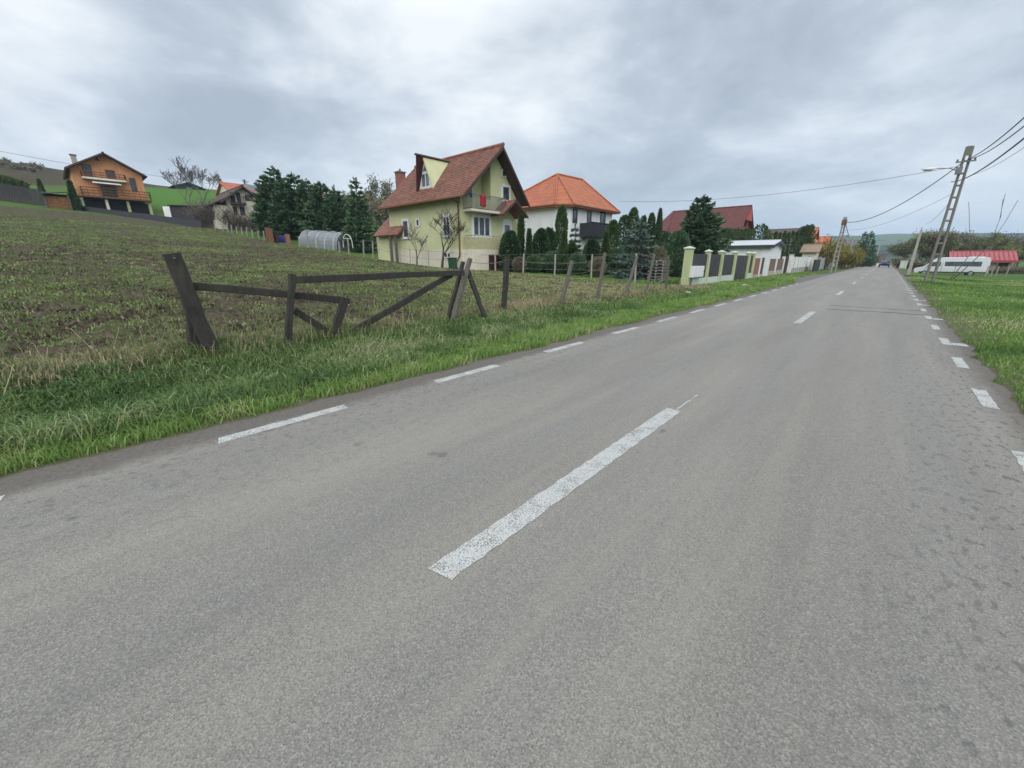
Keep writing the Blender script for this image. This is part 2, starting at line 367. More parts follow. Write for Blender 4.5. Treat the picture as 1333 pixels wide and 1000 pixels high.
# far border of the field as Y = fb(X)
FBX = np.array([-90, -84, -76, -63, -50, -42, -33, -22.6, -21.0, -11, -8]); 
_fe = [onX(0, 266, -86), atF(262, 294, 66), atF(300, 303, 56), atF(350, 315, 48), atF(395, 323, 45), atF(440, 330, 41), atF(488, 338, 36)]
_pts = sorted([(p.x, p.y) for p in _fe[1:]]+[(-90, _fe[1].y-.5), (-23, 18.6), (-21, 21.2), (-11, 22.6), (-8, 22.8)])
FBX = np.array([p[0] for p in _pts]); FBY = np.array([p[1] for p in _pts])
def fborder(X): return np.interp(X, FBX, FBY)
def field_w(X, Y): return sstep(FX1, FX1-.7, X)*sstep(FX0, FX0+1, X)*sstep(fborder(X)+.2, fborder(X)-.5, Y)
GZ = GZ-.16*field_w(GX, GY)-.0
r_ = np.hypot(GX, GY)
n_a = fbm(GX*.35, GY*.35, 3, 4)[..., None]; n_b = fbm(GX/230, GY/230, 8, 4)[..., None]; n_c = fbm(GX/35, GY/35, 9, 3)[..., None]
grass = np.array([.06, .12, .025])*(1-n_a)+np.array([.10, .17, .035])*n_a
bank = np.array([.085, .07, .038]); soil = np.array([.10, .075, .05])
tint = grass
kb = (sstep(-10.6, -9.8, GX)*sstep(-6.2, -7.2, GX)*sstep(30, 24, GY)*sstep(-60, -40, GY))[..., None]*.85; tint = tint*(1-kb)+bank*kb
ke = (sstep(-5.6, -5.0, GX)*sstep(2.3, 1.9, GX))[..., None]*.85; tint = tint*(1-ke)+np.array([.15, .125, .095])*ke
# brown scrubby slope high on the left, bright green winter wheat behind the orange house
kh = (sstep(-145, -168, GX)*sstep(58, 34, GY))[..., None]; n_d = fbm(GX/5, GY/3, 19, 3)[..., None]; tint = tint*(1-kh)+(np.array([.04, .022, .018])*(1-n_d)+np.array([.075, .06, .03])*n_d)*kh
kg = (sstep(-96, -100, GX)*sstep(10, 16, GY)*sstep(75, 55, GY)*sstep(-170, -150, GX))[..., None]; tint = tint*(1-kg)+(np.array([.06, .16, .02])*(1-n_a)+np.array([.08, .19, .028])*n_a)*kg
# far hills: woods and pasture
kf = sstep(420, 700, r_)[..., None]; wd = sstep(.46, .56, n_b); tint = tint*(1-kf)+(np.array([.018, .03, .034])*wd+np.array([.10, .15, .08])*(1-wd))*kf
m = NT('ground'); a = m.attr('tint'); n3 = m.noise(9, 5, .6); n4 = m.noise(60, 3, .6)
c = m.mix(m.math('MULTIPLY', m.mr(n3, .4, .65), .5), a.outputs['Color'], (.06, .075, .028)); c = m.mix(m.math('MULTIPLY', m.mr(n4, .5, .7), .35), c, (.13, .12, .07))
lw = m.mr(m.noise(.0, 0), 0, 1)
m.col(c); m.rough(.95); m.b.inputs['Specular IOR Level'].default_value = .08; m.bump(m.math('ADD', n3, n4), .6, .05); M['ground'] = m.m
def far_mat():
    pass
o = gridmesh('ground', GX, GY, GZ, M['ground'], cattr=tint.reshape(-1, 3)); o['kind'] = 'structure'

# ---- ploughed field
fx = np.concatenate([np.arange(-84, -45, .30), np.arange(-45, -22, .2), np.arange(-22, -8.4, .075)]); fyA = np.concatenate([np.arange(-45, -8, .35), np.arange(-8, 24.3, .085)])
PX, PY = np.meshgrid(fx, fyA)
dist = np.hypot(PX, PY)
clod = (fbm(PX*2.2, PY*2.2, 31, 5)-.5)*.30 + np.abs(fbm(PX*6, PY*6, 37, 3)-.5)*.24
rows = (np.sin(PX*2*math.pi/1.1+3*fbm(PX*.3, PY*.3, 44, 2))*.5)*.035
fw = field_w(PX, PY)
PZ = terrain(PX, PY)+.02+(clod+rows)*fw-(1-sstep(0, .35, fw))*.3
soilm = NT('tilled_soil'); 
n0 = soilm.noise(.22, 5, .6); n1_ = soilm.noise(1.6, 6, .65); n2_ = soilm.noise(9, 5, .7); n3_ = soilm.noise(40, 3, .7)
c = soilm.ramp(n2_, [(.32, (.038, .028, .02)), (.5, (.088, .068, .05)), (.68, (.17, .137, .102))])
gm = soilm.math('ADD', soilm.math('MULTIPLY', n1_, .6), soilm.math('MULTIPLY', n0, .45))
gcol = soilm.ramp(n2_, [(.3, (.04, .058, .018)), (.55, (.085, .115, .035)), (.72, (.16, .18, .07))])
c = soilm.mix(soilm.mr(gm, .49, .60, .0, .72), c, gcol); c = soilm.mix(soilm.math('MULTIPLY', soilm.mr(n3_, .55, .7), .4), c, (.16, .13, .09))
soilm.col(c); soilm.rough(.95); soilm.b.inputs['Specular IOR Level'].default_value = .08; soilm.bump(soilm.math('ADD', n2_, soilm.math('MULTIPLY', n3_, .5)), .9, .06)
keep = None
o = gridmesh('field', PX, PY, PZ, soilm.m); o['kind'] = 'structure'
def field_z(x, y): return terrain(x, y)+.03

# ---- road
ry = np.concatenate([np.arange(-14, 20, .12), np.arange(20, 60, .4), np.arange(60, 330, 3.)])
nx = 42; T = np.linspace(0, 1, nx)[None, :]
eL = -4.86+(fbm(ry*1.3, ry*0+2, 51, 4)-.5)*.35+(vnoise(ry*.2, ry*0, 53)-.5)*.25; eR = 1.62+(fbm(ry*1.5, ry*0+9, 55, 4)-.5)*.42
eL = eL-sstep(36, 46, ry)*sstep(64, 56, ry)*1.2
RX = eL[:, None]*(1-T)+eR[:, None]*T; RY = np.repeat(ry[:, None], nx, 1)
edge = np.minimum(T, 1-T); RZ = .002+dip(RY)-.05*(1-sstep(0, .03, edge))
m = NT('asphalt'); sp2 = m.n('ShaderNodeSeparateXYZ'); m.l(m.tc.outputs['Object'], sp2.inputs[0]); X_ = sp2.outputs[0]
big = m.noise(.6, 6, .62, m.scale((1.3, .22, 1))); mid = m.noise(3.2, 5, .65); ag = m.n('ShaderNodeTexVoronoi'); ag.inputs['Scale'].default_value = 150; m.l(m.tc.outputs['Object'], ag.inputs['Vector'])
fine = m.noise(170, 3, .7); 
c = m.ramp(big, [(.3, (.162, .152, .137)), (.5, (.208, .194, .173)), (.7, (.262, .241, .21))])
# tyre-polished bands, a little bluer
def band(x0, w_): 
    d = m.math('ABSOLUTE', m.math('SUBTRACT', X_, x0)); return m.mr(d, w_, 0., 0., 1.)
tr = m.math('MAXIMUM', m.math('MAXIMUM', band(-.95, .55), band(.55, .5)), m.math('MAXIMUM', band(-2.2, .55), band(-3.75, .5)))
c = m.mix(m.math('MULTIPLY', tr, m.mr(m.noise(.35, 3, .5, m.scale((1, .3, 1))), .3, .7, .2, .65)), c, (.172, .170, .165))
sv = m.n('ShaderNodeSeparateColor'); m.l(ag.outputs['Color'], sv.inputs[0])
c = m.mix(m.mr(sv.outputs[0], .35, 1., 0., .54), c, (.38, .35, .295)); c = m.mix(m.mr(sv.outputs[1], .5, 1., 0., .5), c, (.085, .08, .072))
c = m.mix(m.math('MULTIPLY', m.mr(mid, .5, .75), .25), c, (.235, .215, .185))
# tar showing through in small dark blotches towards the sides
bl = m.noise(12, 3, .55, m.scale((1.5, .9, 1))); sd = m.math('MAXIMUM', m.mr(X_, -.1, 1.35), m.mr(X_, -2.8, -4.4))
bl = m.math('MULTIPLY', m.mr(bl, .56, .64), m.math('ADD', m.math('MULTIPLY', m.math('MULTIPLY', sd, m.mr(X_, -2, 1, .6, 1.)), .85), .05)); c = m.mix(bl, c, (.075, .073, .068))
lng = m.noise(1.2, 5, .6, m.scale((2.2, .12, 1))); c = m.mix(m.math('MULTIPLY', m.mr(lng, .54, .68), .35), c, (.29, .26, .215)); c = m.mix(m.math('MULTIPLY', m.mr(lng, .46, .32), .28), c, (.135, .13, .12))
pit = m.noise(2.3, 2, .5, m.scale((1.4, 1, 1))); pit = m.math('MULTIPLY', m.mr(pit, .71, .76), .55); c = m.mix(pit, c, (.08, .08, .08))
# dusty, darker margins
ed = m.math('MAXIMUM', m.mr(m.math('ADD', X_, m.math('MULTIPLY', mid, .35)), 1.32, 1.62), m.mr(m.math('ADD', X_, m.math('MULTIPLY', mid, .35)), -4.14, -4.34)); c = m.mix(m.math('MULTIPLY', ed, .85), c, m.ramp(m.noise(25, 4, .7), [(.35, (.07, .06, .052)), (.7, (.15, .125, .10))]))
m.col(c); m.rough(m.mr(fine, .3, .7, .72, .92)); m.bump(m.math('ADD', m.math('MULTIPLY', ag.outputs['Distance'], 1.2), m.math('MULTIPLY', fine, .5)), .5, .006); M['asphalt'] = m.m
o = gridmesh('road', RX, RY, RZ, M['asphalt']); o['kind'] = 'structure'

# ---- painted markings (worn)
def paintmat(name, wear):
    m = NT(name); a = m.noise(110, 4, .75); b = m.noise(5, 5, .65); vor = m.n('ShaderNodeTexVoronoi'); vor.inputs['Scale'].default_value = 140; m.l(m.tc.outputs['Object'], vor.inputs['Vector'])
    m.col(m.mix(m.mr(b, .35, .65), (.54, .54, .515), (.42, .42, .395))); m.rough(.75)
    s1 = m.math('ADD', m.math('MULTIPLY', a, .7), m.math('ADD', m.math('MULTIPLY', b, .42), m.math('MULTIPLY', vor.outputs['Distance'], .12)))
    f = m.mr(s1, wear-.02, wear+.07, .12, 1.); tr = m.n('ShaderNodeBsdfTransparent'); mx = m.n('ShaderNodeMixShader'); m.l(f, mx.inputs[0]); m.l(m.b.outputs[0], mx.inputs[2]); m.l(tr.outputs[0], mx.inputs[1]); m.l(mx.outputs[0], m.out.inputs[0]); return m.m
M['paint'] = paintmat('paint', .555); M['paint_edge'] = paintmat('paint_edge', .56)
def dash(b, x0, x1, y0, y1, jag=.02, skew=0):
    n = max(2, int((y1-y0)/.05)); vs = []; fs = []
    for i in range(n+1):
        y = y0+(y1-y0)*i/n; vs += [(x0+rnd.uniform(-jag, jag)*.3, y+(rnd.uniform(-jag, jag) if i in (0, n) else 0), .006+float(dip(y))), (x1+rnd.uniform(-jag, jag)*.3, y+skew*(i in (0, n))+(rnd.uniform(-jag, jag) if i in (0, n) else 0), .006+float(dip(y)))]
    for i in range(n): fs.append((2*i, 2*i+1, 2*i+3, 2*i+2))
    b.add(vs, fs)
b = MB()
y = 1.03-12
while y < 200: dash(b, -1.555, -1.393, y, y+3.36); y += 12
dash(b, -1.46, -1.44, 4.42, 5.1)
b.build('centre_line', M['paint'])['kind'] = 'structure'
b = MB(); y = -9.32-2.5
y = .66-2.55*4
while y < 36: dash(b, -4.44, -4.29, y, y+1.25); y += 2.55
y = 2.05-2.42*3
while y < 75:
    dash(b, 1.17, 1.30, y, y+.95, .03); dash(b, 1.30, 1.17+.35, y, y+.3, .05) if rnd.random() < .2 else None; y += 2.42
b.build('edge_line', M['paint_edge'])['kind'] = 'structure'
# transverse patch and crack across the right lane
b = MB(); vs = []; fs = []
for k, (yy, ww) in enumerate(((17.8, .16), (19.1, .12))):
    n = 24; base = len(b.v); vs = []; fs = []
    for i in range(n+1):
        x = -1.25+2.6*i/n; o_ = (float(vnoise(i*.5, k*9, 3))-.5)*.35; wv = ww*(.4+float(vnoise(i*.9, k*5+2, 7)))
        vs += [(x, yy+o_-wv/2, .0055), (x, yy+o_+wv/2, .0055)]
    for i in range(n): fs.append((2*i, 2*i+2, 2*i+3, 2*i+1))
    b.add(vs, fs)
b.build('tar_seam', plain('tar', (.07, .07, .07), (.10, .10, .098), 8, .8, .2))['kind'] = 'structure'
# ================================================================== vegetation tools
def nrg(seed): return np.random.default_rng(seed)
def unit(v): return v/np.maximum(np.linalg.norm(v, axis=-1, keepdims=True), 1e-9)
def cards(P, D, N_, L, W):
    """leaf quads: centre base P, long direction D, side from normal N_, lengths L, widths W -> verts, faces (pointed quads)"""
    S = unit(np.cross(D, N_)); L = L[:, None]; W = W[:, None]
    v = np.stack([P, P+D*L*.45+S*W*.5, P+D*L, P+D*L*.45-S*W*.5], 1).reshape(-1, 3)
    return v, np.arange(len(P)*4).reshape(-1, 4)
def foliage(name, mat, parent, P, D, L, W, tone, rg):
    N_ = unit(rg.normal(size=P.shape)); v, f = cards(P, unit(D), N_, L, W)
    return fastmesh(name, v, [f], mat, parent, attr=np.repeat(tone, 4))
def blades(name, mat, X, Y, Z, H, W, lean, tone, rg, droop=.5):
    n = len(X); az = rg.uniform(0, 2*np.pi, n); fa = rg.uniform(0, 2*np.pi, n)
    P = np.stack([X, Y, Z-.02], 1); S = np.stack([np.cos(fa), np.sin(fa), 0*fa], 1)*W[:, None]*.5
    dr = np.stack([np.cos(az), np.sin(az), 0*az], 1)*(H*lean)[:, None]; up = np.array([0, 0, 1.])
    a = P+dr*.35+up*(H*.62)[:, None]; t = P+dr*1.0+up*(H*(1-lean*droop*.6))[:, None]
    v = np.stack([P-S, P+S, a-S*.75, a+S*.75, t], 1).reshape(-1, 3); i = np.arange(n)[:, None]*5
    q = i+np.array([[0, 1, 3, 2]]); tr = i+np.array([[2, 3, 4]])
    return fastmesh(name, v, [q, tr], mat, attr=np.repeat(tone, 5))
M['grass'] = leaf('grass', [(0, (.07, .13, .034)), (.35, (.14, .245, .06)), (.7, (.22, .345, .085)), (.86, (.31, .40, .14)), (1, (.46, .41, .24))], .55, .3)
M['lush'] = leaf('lush', [(0, (.055, .10, .034)), (.4, (.115, .195, .06)), (.68, (.185, .285, .09)), (.85, (.30, .36, .16)), (1, (.48, .44, .28))], .5, .25)
M['straw'] = leaf('straw', [(0, (.21, .17, .10)), (.35, (.36, .30, .18)), (.7, (.43, .37, .23)), (.85, (.2, .21, .09)), (1, (.14, .21, .07))], .7, .25)
M['weed'] = leaf('weed', [(0, (.085, .125, .045)), (.5, (.18, .24, .085)), (.8, (.29, .36, .13)), (1, (.40, .36, .20))], .6, .25)
M['clod'] = leaf('clod', [(0, (.022, .015, .010)), (.45, (.065, .046, .031)), (.8, (.13, .10, .07)), (1, (.25, .21, .14))], .95, 0.)
M['spruce'] = leaf('spruce', [(0, (.04, .08, .042)), (.5, (.082, .15, .074)), (.85, (.13, .21, .10)), (1, (.18, .24, .12))], .6, .15)
M['thuja'] = leaf('thuja', [(0, (.03, .058, .022)), (.5, (.06, .105, .035)), (.85, (.095, .15, .05)), (1, (.14, .16, .07))], .6, .1)
M['box'] = leaf('box', [(0, (.022, .05, .022)), (.5, (.042, .088, .036)), (1, (.08, .135, .055))], .6, .1)
M['bluespruce'] = leaf('bluespruce', [(0, (.06, .10, .085)), (.5, (.12, .18, .155)), (1, (.21, .28, .24))], .6, .1)
M['yellow'] = leaf('yellow', [(0, (.11, .095, .02)), (.4, (.20, .17, .03)), (.7, (.30, .25, .04)), (1, (.16, .18, .05))], .6, .3)
M['spring'] = leaf('spring', [(0, (.11, .13, .05)), (.5, (.19, .22, .085)), (1, (.28, .30, .13))], .6, .3)
M['brownleaf'] = leaf('brownleaf', [(0, (.13, .105, .08)), (.5, (.22, .19, .13)), (1, (.22, .25, .12))], .7, .2)
M['hedge'] = leaf('hedge', [(0, (.05, .075, .015)), (.5, (.10, .13, .025)), (1, (.16, .17, .04))], .6, .2)

def spruce(loc, h, rad, label, group, name='spruce_tree', mat='spruce', seed=1, dens=1., card=.34, base=.06, tops=1, cat='spruce tree', droop=-.12, pw=.78, wh=2.6):
    rg = nrg(seed); loc = Vector(loc); t = thing(name, label, cat, loc, group); c = np.array(loc)
    b = MB(); b.tube([loc+Vector((0,0,-.2)), loc+Vector((.03,0,h*.5)), loc+Vector((0,.02,h*.985))], [h*.022, h*.014, h*.003], 7); b.build('trunk', M['bark_dark'], t)
    P = []; D = []
    nl = max(8, int(h*wh))
    for k in range(nl):
        f = base+(1-base)*((k+rg.uniform(-.3, .3))/nl); f = min(max(f, base), .985); z = h*f; r = rad*min(1, .6+f*2)*(1-f)**pw*(.86+.28*rg.random())+.05*h*.3*(f > .9)*0+.06
        nb = max(4, int(9*(1-f*.6))); a0 = rg.random()*6.28
        for j in range(nb):
            a = a0+j*6.283/nb+rg.uniform(-.25, .25); rr = r*rg.uniform(.72, 1.16); nn = max(3, int(rr/card*7*dens)); s = np.sqrt(rg.random(nn))
            dirv = np.array([math.cos(a), math.sin(a)]); zz = z+rr*(droop*s+(.16*s**3))+rg.normal(0, .05, nn)*h*.08+.0
            side = rg.normal(0, .16, nn)*rr*(1.1-s*.6); px = dirv[0]*rr*s-dirv[1]*side; py = dirv[1]*rr*s+dirv[0]*side
            P.append(np.stack([px, py, zz], 1)); dz = np.full(nn, .12)+rg.normal(0, .35, nn)
            D.append(np.stack([dirv[0]+rg.normal(0, .45, nn), dirv[1]+rg.normal(0, .45, nn), dz], 1))
    n = int(14+h*2); f = rg.uniform(.86, 1.0, n); P.append(np.stack([rg.normal(0, .03, n), rg.normal(0, .03, n), h*f], 1)); D.append(np.stack([rg.normal(0, .5, n), rg.normal(0, .5, n), np.full(n, .9)], 1))
    P = np.concatenate(P)+c; D = np.concatenate(D); n = len(P)
    foliage('crown', M[mat], t, P, D, card*rg.uniform(.7, 1.35, n), card*rg.uniform(.28, .5, n), np.clip(rg.normal(.45, .25, n), 0, 1), rg)
    return t
def thuja(loc, h, rad, label, group, name='thuja', mat='thuja', seed=1, shape='column', n=2200, card=.2, cat='thuja'):
    rg = nrg(seed); loc = Vector(loc); t = thing(name, label, cat, loc, group)
    b = MB(); b.tube([loc+Vector((0,0,-.2)), loc+Vector((0,0,h*.8))], [rad*.16, rad*.04], 6); b.build('trunk', M['bark_dark'], t)
    f = rg.random(n)**.9; a = rg.uniform(0, 6.283, n)
    if shape == 'column': pr = np.minimum(1, (f*9+.45))*np.sqrt(np.clip(1-np.clip((f-.62)/.38, 0, 1)**2.2, 0, 1))*(1-.1*f)
    elif shape == 'cone': pr = np.minimum(1, f*8+.4)*(1-f)**.72+.02
    elif shape == 'dome': pr = np.minimum(1, f*5+.72)*np.sqrt(np.clip(1-np.clip((f-.45)/.55, 0, 1)**2, 0, 1))
    else: pr = np.sqrt(np.clip(1-(2*f-1)**2, 0, 1))
    bump = 1+(vnoise(a*1.9+seed*3, f*h*1.5, seed)-.5)*.36+(vnoise(a*5, f*h*4, seed+4)-.5)*.18; dep = 1-np.abs(rg.normal(0, .13, n))
    r = rad*pr*bump*dep
    P = np.stack([r*np.cos(a), r*np.sin(a), f*h*(.98+.04*rg.random(n))], 1)+np.array(loc)
    D = np.stack([np.cos(a)*.5+rg.normal(0, .3, n), np.sin(a)*.5+rg.normal(0, .3, n), (.9 if shape != 'dome' else .35)+rg.normal(0, .3, n)], 1)
    foliage('crown', M[mat], t, P, D, card*rg.uniform(.7, 1.4, n), card*rg.uniform(.4, .7, n), np.clip(.5+(vnoise(a*2.5, f*h*1.2, seed+9)-.5)*.5+rg.normal(0, .2, n), 0, 1), rg)
    return t
def branches(loc, h, spread, rg, levels=5, kids=(3, 4), r0=None, first=.3, up=.35, twigmin=.006, lean=(0, 0), gnarl=.18):
    segs = []; tips = []
    r0 = r0 or h*.022
    def grow(p, d, L, r, lv):
        nseg = 3 if lv > 0 else 2; q = p; pts = [p]; rad = [r]
        for i in range(nseg):
            d = (d+Vector((rg.normal(0, gnarl), rg.normal(0, gnarl), rg.normal(0, gnarl*.6)+up*.12))).normalized(); q = q+d*(L/nseg); pts.append(q); rad.append(max(twigmin, r*(1-.45*(i+1)/nseg)))
        segs.append((pts, rad)); tips.append((q, d, lv))
        if lv <= 0: return
        k = int(rg.integers(kids[0], kids[1]+1))
        for j in range(k):
            s = rg.uniform(.45, 1.) if j else 1.0; i = min(nseg-1, int(s*nseg)); base = pts[i].lerp(pts[i+1], s*nseg-i) if s < 1 else pts[-1]
            az = rg.uniform(0, 6.283); e = Vector((math.cos(az), math.sin(az), 0)); nd = (d*(1-spread)+e*spread+Vector((0, 0, up*.5))).normalized()
            grow(base, nd, L*rg.uniform(.55, .85), max(twigmin, rad[min(i+1, nseg)]*.72), lv-1)
    d0 = Vector((lean[0], lean[1], 1)).normalized(); grow(Vector(loc)-Vector((0, 0, .2)), d0, h*first+.2, r0, levels)
    return segs, tips
def fit(segs, loc, h):
    z = max(p.z for s, _ in segs for p in s)-loc[2]; k = h/z; L = Vector(loc)
    return [([L+(p-L)*k for p in s], r) for s, r in segs], k
def bare(loc, h, label, group, name='bare_tree', seed=1, levels=5, spread=.5, first=.28, up=.4, mat='twig', twig=.008, r0=None, lean=(0, 0), kids=(2, 4), leafmat=None, nleaf=0, lcard=.12, cat='bare tree', gnarl=.18, lspread=.3):
    rg = nrg(seed); loc = Vector(loc); t = thing(name, label, cat, loc, group)
    segs, tips = branches(loc, h, spread, rg, levels, kids, r0, first, up, twig, lean, gnarl); segs, k = fit(segs, loc, h)
    b = MB(); b.tube(segs[0][0], segs[0][1], 8); b.smooth = True; b.build('trunk', M[mat], t)
    b = MB(); b.smooth = True
    for s, r in segs[1:]: b.tube(s, r, 5 if r[0] > .03 else 3, False)
    b.build('limbs', M[mat], t)
    if leafmat:
        pts = [p for s, r in segs if r[0] < h*.012 for p in s[1:]]; pts = np.array([tuple(p) for p in pts]); idx = rg.integers(0, len(pts), nleaf); P = pts[idx]+rg.normal(0, lspread, (nleaf, 3))
        P[:, 2] = np.maximum(P[:, 2], loc.z+.1)
        foliage('crown', M[leafmat], t, P, rg.normal(size=(nleaf, 3))+np.array([0, 0, .3]), lcard*rg.uniform(.6, 1.4, nleaf), lcard*rg.uniform(.4, .8, nleaf), np.clip(.5+(vnoise(P[:, 0]*.8, P[:, 2]*.8+P[:, 1], seed)-.5)*.7+rg.normal(0, .2, nleaf), 0, 1), rg)
    return t
def shrub(loc, h, rad, label, group, name='shrub', seed=1, nst=22, mat='twig', leafmat=None, nleaf=0, lcard=.12, cat='shrub', twig=.008):
    """multi-stemmed: many thin stems fan out of one base"""
    rg = nrg(seed); loc = Vector(loc); t = thing(name, label, cat, loc, group); b = MB(); pts = []
    for i in range(nst):
        a = rg.uniform(0, 6.283); q = rg.random()**.6; H = h*rg.uniform(.6, 1.)*(1-.25*q); p0 = loc+Vector((math.cos(a)*rad*.25*q, math.sin(a)*rad*.25*q, -.1)); L = [p0]
        for s in (.35, .7, 1.): L.append(loc+Vector((math.cos(a)*rad*q*s**1.3+rg.normal(0, .05)*h*.3, math.sin(a)*rad*q*s**1.3+rg.normal(0, .05)*h*.3, H*s)))
        b.tube(L, [twig*2.2, twig*1.6, twig*1.2, twig*.7], 4, False); pts += L[1:]
        for s in range(3):
            p = L[1].lerp(L[3], rg.random()); e = p+Vector((rg.normal(0, .22), rg.normal(0, .22), rg.uniform(.1, .4)))*h*.5; b.tube([p, p.lerp(e, .5)+Vector((rg.normal(0, .03), 0, 0)), e], [twig*1.2, twig, twig*.6], 3, False); pts += [p.lerp(e, .6), e]
    b.build('stems', M[mat], t)
    if leafmat:
        pts = np.array([tuple(p) for p in pts]); P = pts[rg.integers(0, len(pts), nleaf)]+rg.normal(0, h*.09, (nleaf, 3)); P[:, 2] = np.maximum(P[:, 2], loc.z+.05)
        foliage('crown', M[leafmat], t, P, rg.normal(size=(nleaf, 3))+np.array([0, 0, .25]), lcard*rg.uniform(.6, 1.4, nleaf), lcard*rg.uniform(.4, .8, nleaf), np.clip(rg.normal(.5, .25, nleaf), 0, 1), rg)
    return t

# ---- grass (nobody could count it)
rg = nrg(5)
def scatter(n, x0, x1, y0, y1, p=1.3):
    """more blades close to the camera"""
    X = rg.uniform(x0, x1, n*6); Y = rg.uniform(y0, y1, n*6); d = np.hypot(X, Y); k = rg.random(n*6) < np.minimum(1, (4.5/d)**p)
    X, Y = X[k], Y[k]
    return X[:n], Y[:n]
def edgeL(Y): return np.interp(Y, ry, eL)
def edgeR(Y): return np.interp(Y, ry, eR)
# left verge: short bright edge
X, Y = scatter(95000, -7.1, -4.7, -1.5, 42); k = X < edgeL(Y)+.06; X, Y = X[k], Y[k]; d = np.hypot(X, Y)
clump = fbm(X*1.5, Y*1.5, 61, 3); k = rg.random(len(X)) < sstep(.22, .5, clump+.35*(X < edgeL(Y)-.25)); X, Y, d, clump = X[k], Y[k], d[k], clump[k]
xbr = .35+.75*sstep(2.5, 7, Y); kk = rg.random(len(X)) < .25+.75*sstep(xbr+.25, xbr-.1, edgeL(Y)-X); X, Y, d, clump = X[kk], Y[kk], d[kk], clump[kk]; dx = edgeL(Y)-X; lowk = sstep(.9, 1.5, dx)*(1-sstep(11, 16, Y)*.6)
H = rg.uniform(.05, .17, len(X))*(.55+.9*clump)*(1+sstep(.2, .6, dx)*.55); W = .006+d*.0011
blades('verge_grass', M['grass'], X, Y, terrain(X, Y), H, W, rg.uniform(.1, .9, len(X)), np.clip(.62+(clump-.5)*.6-.3*lowk+rg.normal(0, .15, len(X)), 0, 1), rg)['kind'] = 'stuff'
tc_ = 60; ty = np.concatenate([rg.uniform(.2, 9, 34), rg.uniform(9, 30, 26)]); txx = edgeL(ty)+rg.uniform(-.5, .02, tc_); nb_ = 130; X = (txx[:, None]+rg.normal(0, .09, (tc_, nb_))).ravel(); Y = (ty[:, None]+rg.normal(0, .13, (tc_, nb_))).ravel(); d = np.hypot(X, Y); hh_ = np.repeat(rg.uniform(.10, .26, tc_), nb_)
blades('tuft_grass', M['grass'], X, Y, terrain(X, Y), hh_*rg.uniform(.5, 1.1, len(X)), .006+d*.0010, rg.uniform(.3, 1.2, len(X)), np.clip(np.repeat(rg.uniform(.4, .85, tc_), nb_)+rg.normal(0, .13, len(X)), 0, 1), rg, .8)['kind'] = 'stuff'
# left ditch: lush, longer, darker
X, Y = scatter(85000, -7.7, -5.05, -1.5, 27); d = np.hypot(X, Y); clump = fbm(X*1.1, Y*1.1, 67, 3)
k = (rg.random(len(X)) < sstep(.2, .5, clump+.2)) & (rg.random(len(X)) < sstep(-.2, .35, edgeL(Y)-.35-.55*sstep(2.5, 7, Y)-X)); X, Y, d, clump = X[k], Y[k], d[k], clump[k]
H = rg.uniform(.12, .36, len(X))*(.6+.8*clump)*(1-.55*sstep(9, 16, Y))*(1-.5*sstep(-6.9, -7.3, X)); W = .007+d*.0011
blades('ditch_grass', M['lush'], X, Y, terrain(X, Y), H, W, rg.uniform(.3, 1.1, len(X)), np.clip(.44+(clump-.5)*1.2+rg.normal(0, .22, len(X)), 0, 1), rg, .8)['kind'] = 'stuff'
# straw on the bank crest
X, Y = scatter(90000, -9.0, -6.6, -1.5, 26); d = np.hypot(X, Y); clump = fbm(X*.9, Y*.9, 71, 3)
k = (rg.random(len(X)) < np.exp(-((X+7.95)/.6)**2)) & (rg.random(len(X)) < sstep(.30, .55, clump+.08)*(1-.6*sstep(6.5, 10, Y))); X, Y, d, clump = X[k], Y[k], d[k], clump[k]
H = rg.uniform(.10, .36, len(X))*(.35+.8*clump); tall = rg.random(len(X)) < .022; H = np.where(tall, rg.uniform(.45, .95, len(X)), H); W = np.where(tall, .004+d*.0006, .005+d*.0010)
gr = sstep(.45, .6, fbm(X*.5, Y*.5, 77, 2))
blades('dry_grass', M['straw'], X, Y, terrain(X, Y), H, W, rg.uniform(.2, 1.1, len(X)), np.clip(.38+(clump-.5)*.5+.45*gr+rg.normal(0, .2, len(X)), 0, 1), rg, .8)['kind'] = 'stuff'
# weeds and sprouting crop in the field
X = rg.uniform(-70, -8.6, 90000*4); Y = rg.uniform(-12, 22.5, 90000*4); d = np.hypot(X, Y); cl_ = .55*fbm(X*.22, Y*.22, 81, 3)+.45*fbm(X*.9, Y*.9, 83, 3)+.30*sstep(9, 15, Y)*sstep(-30, -14, X)
k = (rg.random(len(X)) < np.minimum(1, (14/d)**1.3)) & (rg.random(len(X)) < sstep(.42, .60, cl_)*.9+.10) & (field_w(X, Y) > .5); X, Y, d, cl_ = X[k], Y[k], d[k], cl_[k]
X = X[:, None]+rg.normal(0, .05, (len(X), 4)); Y = Y[:, None]+rg.normal(0, .05, X.shape); d = np.repeat(d, 4); X = X.ravel(); Y = Y.ravel(); tn = np.repeat(cl_, 4)
blades('field_weeds', M['weed'], X, Y, field_z(X, Y)+.02, rg.uniform(.05, .15, len(X)), .010+d*.0011, rg.uniform(.2, .8, len(X)), np.clip(.45+(tn-.55)*1.6+rg.normal(0, .2, len(X)), 0, 1), rg, .9)['kind'] = 'stuff'
